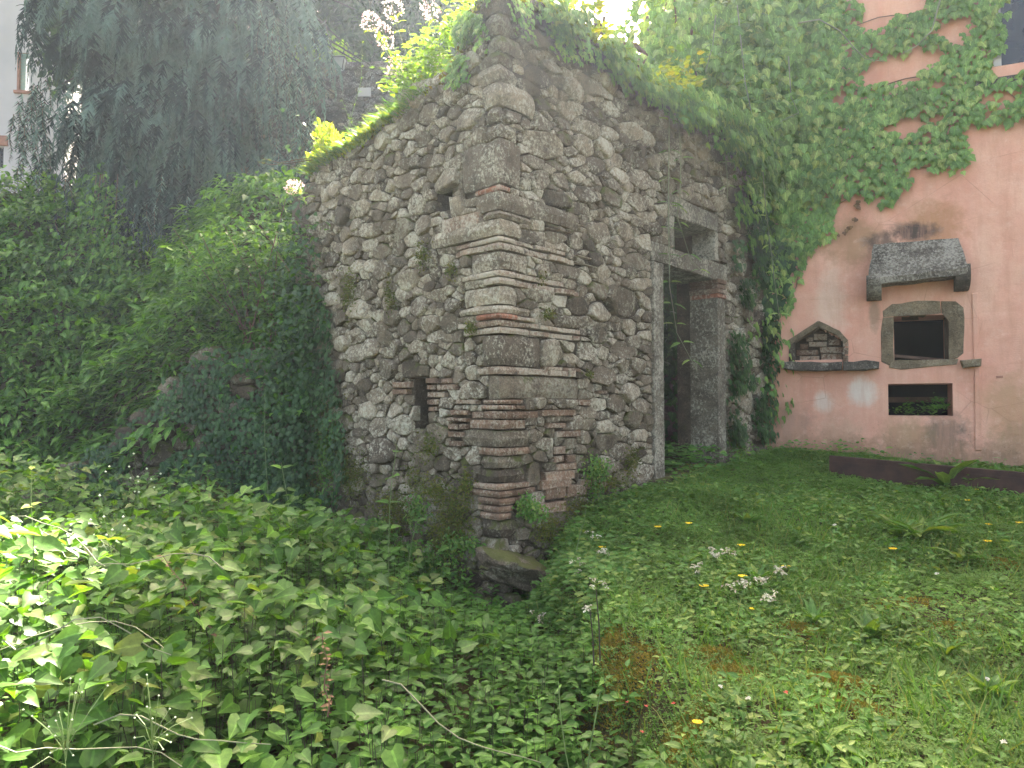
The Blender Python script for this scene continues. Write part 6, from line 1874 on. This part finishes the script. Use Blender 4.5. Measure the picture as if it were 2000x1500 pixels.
# long hanging shoots with opposite leaves
def hang(pts_, Yd, label, lsize=0.09, pairs=None, r=0.004):
    r *= 1.5; lsize *= 1.15
    P_ = [at(a, b, Yd) for a, b in pts_]
    L_ = sum((P_[i + 1] - P_[i]).length for i in range(len(P_) - 1))
    n = pairs if pairs is not None else int(L_ / 0.22)
    lv_ = []
    for j in range(n):
        f = (j + .6) / (n + .3); a0 = random.choice([0.1, 0.3, -0.2])
        for sg in (0, math.pi):
            lv_.append((min(f, .99), a0 + sg, random.uniform(-.5, .2), lsize * random.uniform(.7, 1.15)))
    return plant('hanging_shoot', P_[0], P_, lv_, label, 'vine shoot', M['vine_stem'], M['leaf_creeper'], T_OVATE, r, 'hanging shoots of the climber')
hang([(1308, 200), (1306, 330), (1306, 440), (1308, 560), (1322, 650), (1362, 725)], 6.75, 'long shoot hanging down through the middle of the doorway', 0.10)
hang([(1322, 200), (1330, 300), (1328, 390), (1322, 420), (1350, 510), (1382, 540)], 6.9, 'shoot crossing the small window above the doorway', 0.09)
hang([(1440, 10), (1455, 160), (1470, 230), (1490, 330), (1495, 400), (1512, 540), (1525, 640)], 7.7, 'very long shoot hanging left of the pink wall', 0.10)
hang([(1146, 90), (1144, 130), (1134, 170), (1128, 200)], 6.0, 'short curved shoot hanging on the upper doorway wall', 0.045, 2, 0.005)
hang([(1415, 290), (1420, 340), (1421, 395)], 7.4, 'short straight shoot with a round tip right of the window', 0.07, 2)
hang([(1398, 30), (1392, 90), (1378, 140)], 7.7, 'thin shoot slanting through the backlit leaves', 0.07, 1)
hang([(1560, 45), (1600, 38), (1640, 60), (1670, 95), (1690, 115), (1725, 120)], 7.5, 'arching bare shoot crossing the creeper near the top', 0.04, 1, 0.006)
hang([(1836, 0), (1820, 60), (1790, 90), (1755, 108)], 7.2, 'slanting pale shoot across the upper bare patch of the pink wall', 0.03, 1, 0.005)
hang([(1540, 110), (1545, 190), (1560, 220), (1500, 250)], 7.7, 'thin shoot curving back at the left edge of the creeper', 0.05, 2)

# dark ivy inside the ruin and weeds in the doorway
iv = thing('ivy_in_doorway', (RF.p(2.6, 1, -1.2).x, RF.p(2.6, 1, -1.2).y, 0.9), 'dark ivy and fallen vines filling the inside of the doorway, with an added leaf roof against the sun', 'ivy')
core('inner_wall', IW, lambda a, z: z < (2.02 if a > 0.9 else 1.2) and not (0.1 < a < 0.2), list(np.arange(0, 2.4, 0.12)), list(np.arange(0, 2.5, 0.1)), 0.3, M['mortar'], ruin, 0.03)
lf = Leaves(T_CREEP)
for (c, n_, sp_) in [((1.5, 9.0, 3.3), 3200, (0.7, 0.5, 0.8)), ((1.3, 8.7, 2.0), 1800, (0.5, 0.4, 0.7)), ((0.8, 7.9, 4.5), 3000, (0.8, 0.8, 0.15)), ((1.6, 8.9, 4.3), 2600, (0.7, 0.7, 0.2)), ((-0.6, 7.0, 4.0), 2000, (0.8, 0.6, 0.15))]:  # the high flat layers are an added leaf roof that blocks the sun
    P = np.array(c) + np.clip(RNG.normal(0, 1, (n_, 3)), -1.6, 1.6) * np.array(sp_)
    sR = (P[:, 0] - CORNER[0]) * RF.n.x + (P[:, 1] - CORNER[1]) * RF.n.y
    sL = (P[:, 0] - CORNER[0]) * LF.n.x + (P[:, 1] - CORNER[1]) * LF.n.y
    P = P[(sR < -0.3) & (sL < -0.4)]
    n_ = len(P)
    lf.add(P, rn3(n_, .5) + np.array([0, -.2, -1]), rn3(n_, .3) + np.array([0, -1, .5]), 0.06 + 0.05 * RNG.random(n_), 1.0)
lf.split('leaf', M['leaf_ivy'], iv, 120, 'foliage')
lf = Leaves(T_OVATE)
c = RF.p(2.9, 0, -0.3)
n_ = 700
P = np.stack([c.x + RNG.normal(0, .28, n_), c.y + RNG.normal(0, .25, n_), 0.95 + 0.28 * RNG.random(n_)], 1)
lf.add(P, rdir(n_, .1) + np.array([0, -.3, 0]), rn3(n_, .3) + np.array([0, -.4, 1.0]), 0.05 + 0.04 * RNG.random(n_), 1.0)
wd = thing('doorway_weeds', (c.x, c.y, 0.95), 'leafy green weeds growing on the threshold of the doorway', 'weeds')
lf.split('leaf', M['leaf_nettle'], wd, 120, 'foliage')
# weeds inside the low opening of the pink house
lf = Leaves(T_OVATE)
for (px_, py_, n_, sp_) in [(1826, 795, 90, .09), (1832, 780, 30, .05), (1765, 803, 60, .11), (1800, 806, 40, .12)]:
    a, z = PF.px(px_, py_, -0.12)
    for k in range(n_):
        q = PF.p(a + random.gauss(0, sp_), z + abs(random.gauss(0, sp_ * .5)) - 0.03, -0.1 + random.gauss(0, .05))
        lf.add(np.array([list(q)]), rdir(1, .5), rn3(1, .3) + np.array([0, -.6, 1]), random.uniform(.03, .06), 1.0)
wd = thing('opening_weeds', PF.p(lowo[1] - 0.2, lowo[2], -0.1), 'small leafy weed growing inside the low opening under the oven', 'weeds')
lf.split('leaf', M['leaf_nettle'], wd, 220, 'foliage')

# --- weeping conifer
con = thing('weeping_conifer', (-4.4, 10.9, 4.2), 'large weeping conifer with grey-green drooping sprays at the left', 'tree')
mb = MB(); mb.tube([(-4.4, 10.9, 3.6), (-4.35, 10.9, 6), (-4.4, 10.95, 9), (-4.35, 10.9, 12.5)], 0.24, 0.08, 10); mb.build('trunk', M['bark'], con)
mb = MB()
rg = random.Random(8)
crownR = lambda z: float(np.interp(z, [3.6, 5, 6.5, 8, 10, 13], [1.5, 1.9, 2.2, 2.3, 1.8, 0.3]))
boughs = []
for k in range(90):
    z = rg.uniform(4.6, 11.5); an = rg.uniform(0, 6.28); R_ = crownR(z) * rg.uniform(.75, 1.05)
    b = Vector((-4.37, 10.92, z + 0.5)); e = Vector((-4.37 + math.cos(an) * R_, 10.92 + math.sin(an) * R_ * 0.85, z))
    m_ = b.lerp(e, .5) + Vector((0, 0, .35))
    pts = [b, b.lerp(m_, .6) + Vector((0, 0, .08)), m_, m_.lerp(e, .6), e]
    mb.tube(pts, 0.035, 0.008, 5); boughs.append(pts)
mb.build('branches', M['bark'], con)
# sprays: hanging cones of needles
S = 5200
z = 3.0 + 8.5 * RNG.random(S) ** 1.05
an = -math.pi / 2 + RNG.normal(0, 1.0, S)
Rz = np.interp(z, [3.0, 3.6, 5, 6.5, 8, 10, 13], [1.6, 1.8, 2.05, 2.3, 2.3, 1.8, 0.3])
lay = 0.12 * np.sin(z * 6 + an * 3) + 0.30 * fbm(an * 3.4, z * 1.9, 3, 3)
outer = RNG.random(S) < 0.45
rr = Rz * (np.where(outer, 0.92 + 0.1 * RNG.random(S), 0.5 + 0.28 * RNG.random(S)) + lay * 0.6)
cx, cy = -4.37 + np.cos(an) * rr * 1.02, 10.92 + np.sin(an) * rr * 0.85
hole_ = vnoise(cx * 1.3, z * 0.9, 4)
k = (hole_ > -0.75) & (~outer | (vnoise(an * 6.0, z * 2.3, 8) > -0.25)) & (cx / cy < -0.262 + 0.03 * np.sin(z * 3.1) - 0.06 * smooth(6.5, 4.5, z)) & (cx / cy > -0.60 - 0.05 * np.sin(z * 4))
cx, cy, z, an, outer = cx[k], cy[k], z[k], an[k], outer[k]
S = len(z)
Ls = 0.35 + 0.45 * RNG.random(S)
outd = np.stack([np.cos(an), np.sin(an), np.zeros(S)], 1)
lf = Leaves(T_NEEDLE)
NK = 56
f = np.tile(np.linspace(0.0, 1.0, NK), S) + RNG.normal(0, .02, S * NK)
idx = np.repeat(np.arange(S), NK)
bow = outd[idx] * (0.16 * np.sin(np.clip(f, 0, 1) * 1.6))[:, None]
axis_ = np.stack([cx, cy, z], 1)[idx] + bow - np.array([0, 0, 1.0])[None] * (f * Ls[idx])[:, None]
a2 = RNG.random(S * NK) * 6.28
side = np.stack([np.cos(a2), np.sin(a2), np.zeros(S * NK)], 1)
wid = (1.05 - f) * 0.9
tip = side * wid[:, None] + np.array([0, 0, -0.75])
lf.add(axis_, tip, np.cross(tip, side + 0.3), (0.05 + 0.105 * (1.0 - f)) * (0.75 + 0.5 * RNG.random(S * NK)), 2.0)
P_, t_, n_, s_, r_, w_ = lf.cat()
# the colour follows the spray: pale young shoots outside, near-black inner ones painting the shaded gaps
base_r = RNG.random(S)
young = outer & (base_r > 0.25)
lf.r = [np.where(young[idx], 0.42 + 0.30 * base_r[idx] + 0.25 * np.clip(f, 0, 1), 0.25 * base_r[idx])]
o = lf.build('foliage', M['needle'], con, smooth_sh=False); o['kind'] = 'stuff'
# long trailing sprays low down and at the sides
lf = Leaves(T_NEEDLE)
mb = MB()
for k in range(150):
    if k < 40: px_, py_, L_ = rg.uniform(20, 90), rg.uniform(150, 300), rg.uniform(.3, .7)
    elif k < 90: px_, py_, L_ = rg.uniform(100, 480), rg.uniform(330, 450), rg.uniform(.4, .9)
    else: px_, py_, L_ = rg.uniform(500, 640), rg.uniform(10, 300), rg.uniform(.4, 1.0)
    c = at(px_, py_, 9.4 + rg.uniform(-.4, .6))
    m = int(L_ * 110)
    ff = np.linspace(0, 1, m)
    drift = rg.uniform(-.15, .15)
    P = np.stack([c.x + drift * ff + 0.02 * np.sin(ff * 9 + k), np.full(m, c.y), c.z - L_ * ff], 1)
    a2 = RNG.random(m) * 6.28
    side = np.stack([np.cos(a2), np.sin(a2), np.zeros(m)], 1)
    lf.add(P, side * 0.8 + np.array([0, 0, -.8]), side[:, ::-1] + .1, 0.05 + 0.05 * (1 - ff), 2.0)
    mb.tube([tuple(P[i]) for i in range(0, m, 12)] + [tuple(P[-1])], 0.004, 0.002, 3)
o = lf.build('trailing_sprays', M['needle'], con, smooth_sh=False); o['kind'] = 'stuff'
mb.build('trailing_twigs', M['twig'], con)
# green climber growing up into the conifer
cl = thing('climber_in_conifer', (-4.6, 9.3, 3.3), 'bright green climber reaching up in front of the dark conifer', 'climbing plant')
lf = Leaves(T_OVATE)
for (px0, py0, px1, py1, n_, sp_) in [(190, 350, 195, 560, 700, .16), (175, 560, 210, 640, 500, .3), (215, 430, 230, 600, 260, .12), (120, 480, 130, 600, 500, .3), (80, 500, 60, 620, 600, .3)]:
    a, b = at(px0, py0, 9.0), at(px1, py1, 8.8)
    f = RNG.random((n_, 1))
    P = np.array(a)[None] * (1 - f) + np.array(b)[None] * f + RNG.normal(0, 1, (n_, 3)) * np.array([sp_, .12, sp_ * .5])
    lf.add(P, rn3(n_, .4) + np.array([0, -.6, -.5]), rn3(n_, .3) + np.array([0, -.3, 1]), .06 + .05 * RNG.random(n_), .95)
lf.split('leaf', M['leaf_bank'], cl, 200, 'foliage')
mb = MB()
for k in range(10): 
    x_ = random.uniform(170, 225); mb.tube([at(x_, 640, 9.05), at(x_ + random.uniform(-10, 10), 500, 9.05), at(x_ + random.uniform(-20, 20), 340, 9.05)], 0.008, 0.004, 4)
mb.build('stems', M['twig'], cl)

# --- trees behind
def tree(name, base, h, crown, n, size, mat, label, trunk_r=0.2, T=T_OVATE, shell=0.35, cat='tree', nobj=0):
    """crown: list of (x, y, z, rx, ry, rz) blobs relative to the world"""
    t = thing(name, base, label, cat)
    b = Vector(base)
    mb = MB(); mb.tube([b - Vector((0, 0, .3)), b + Vector((.1, 0, h * .4)), b + Vector((0, .1, h))], trunk_r, trunk_r * .4, 9)
    mb.build('trunk', M['bark'], t)
    mb = MB()
    for (x, y, z, rx, ry, rz) in crown:
        for k in range(5):
            e = Vector((x + random.gauss(0, rx * .4), y + random.gauss(0, ry * .4), z + random.gauss(0, rz * .4)))
            s_ = b + Vector((0, 0, h * random.uniform(.4, .95)))
            mb.tube([s_, s_.lerp(e, .5) + Vector((0, 0, .2)), e], trunk_r * .3, .01, 5)
    mb.build('limbs', M['bark'], t)
    lf = Leaves(T)
    tot = sum(c[3] * c[5] + c[3] * c[4] for c in crown)
    for (x, y, z, rx, ry, rz) in crown:
        m = int(n * (rx * rz + rx * ry) / tot)
        d = nrmz(RNG.normal(0, 1, (m, 3)))
        r = 1 - shell * RNG.random(m) ** 1.2
        r = r * (1 + 0.22 * fbm(d[:, 0] * 2.5 + x, d[:, 1] * 2.5, d[:, 2] * 2.5 + z, 3))
        P = np.array([x, y, z]) + d * r[:, None] * np.array([rx, ry, rz])
        k = fbm(P[:, 0] * 1.2, P[:, 1] * 1.2, P[:, 2] * 1.2, 2) > -0.45
        P = P[k]; m = len(P)
        lf.add(P, rn3(m, .6) + np.array([0, -.2, -.6]), rn3(m, .5) + np.array([0, -.3, .8]), size[0] + (size[1] - size[0]) * RNG.random(m), 1.0)
    o = lf.build('crown', M[mat], t); 
    o['kind'] = 'stuff'
    return t
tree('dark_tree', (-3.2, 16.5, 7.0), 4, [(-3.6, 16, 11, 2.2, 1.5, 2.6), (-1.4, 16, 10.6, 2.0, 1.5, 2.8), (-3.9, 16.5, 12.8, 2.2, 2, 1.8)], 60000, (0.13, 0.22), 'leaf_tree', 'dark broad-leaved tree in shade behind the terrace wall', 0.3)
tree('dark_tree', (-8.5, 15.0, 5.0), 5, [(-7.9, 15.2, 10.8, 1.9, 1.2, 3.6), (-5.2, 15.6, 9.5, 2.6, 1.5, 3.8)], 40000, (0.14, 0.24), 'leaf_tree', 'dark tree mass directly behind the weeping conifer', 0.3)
tree('light_tree', (4.2, 14.5, 7.0), 2.6, [(3.3, 13.6, 8.3, 0.9, 0.7, 1.6), (4.6, 14, 9.2, 1.2, 1.0, 2.2), (3.4, 14.4, 12.6, 1.4, 1.3, 1.3), (3.9, 14, 13.2, 1.9, 1.3, 1.6), (6.2, 13.6, 12.2, 1.2, 1.2, 1.5)], 52000, (0.10, 0.17), 'leaf_bright', 'sunlit yellow-green tree shining through the creeper curtain, high crown added to shade the lawn', 0.15)  # the highest crown blobs are added out of view to shade the lawn
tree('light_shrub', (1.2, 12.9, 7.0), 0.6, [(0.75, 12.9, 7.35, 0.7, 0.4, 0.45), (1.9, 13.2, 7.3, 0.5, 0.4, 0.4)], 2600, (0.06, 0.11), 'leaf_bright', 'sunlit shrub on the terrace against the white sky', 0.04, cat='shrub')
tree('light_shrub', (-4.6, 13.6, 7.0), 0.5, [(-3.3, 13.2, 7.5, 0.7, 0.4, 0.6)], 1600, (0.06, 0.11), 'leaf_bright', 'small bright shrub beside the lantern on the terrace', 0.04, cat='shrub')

# ------------------------------------------------------------------ HAZE added in place of lens glare
if HAZE:
    hm, hnt, hbs, hout = newmat('glare_haze')
    hnt.nodes.remove(hbs)
    pv = N(hnt, 'ShaderNodeVolumePrincipled')
    pv.inputs['Color'].default_value = (0.74, 0.86, 1.0, 1)
    pv.inputs['Density'].default_value = HAZE
    pv.inputs['Anisotropy'].default_value = 0.6
    hnt.links.new(pv.outputs['Volume'], hout.inputs['Volume'])
    x0, x1, y0, y1, z0, z1 = -425, 425, -425, 640, -1.2, 15.5
    V_ = [(x, y, z) for x in (x0, x1) for y in (y0, y1) for z in (z0, z1)]
    o = mesh_py('haze', V_, [(0, 1, 3, 2), (4, 6, 7, 5), (0, 4, 5, 1), (2, 3, 7, 6), (0, 2, 6, 4), (1, 5, 7, 3)], hm)
    tag(o, 'thin bright haze added to stand in for lens glare', 'haze', kind='stuff')
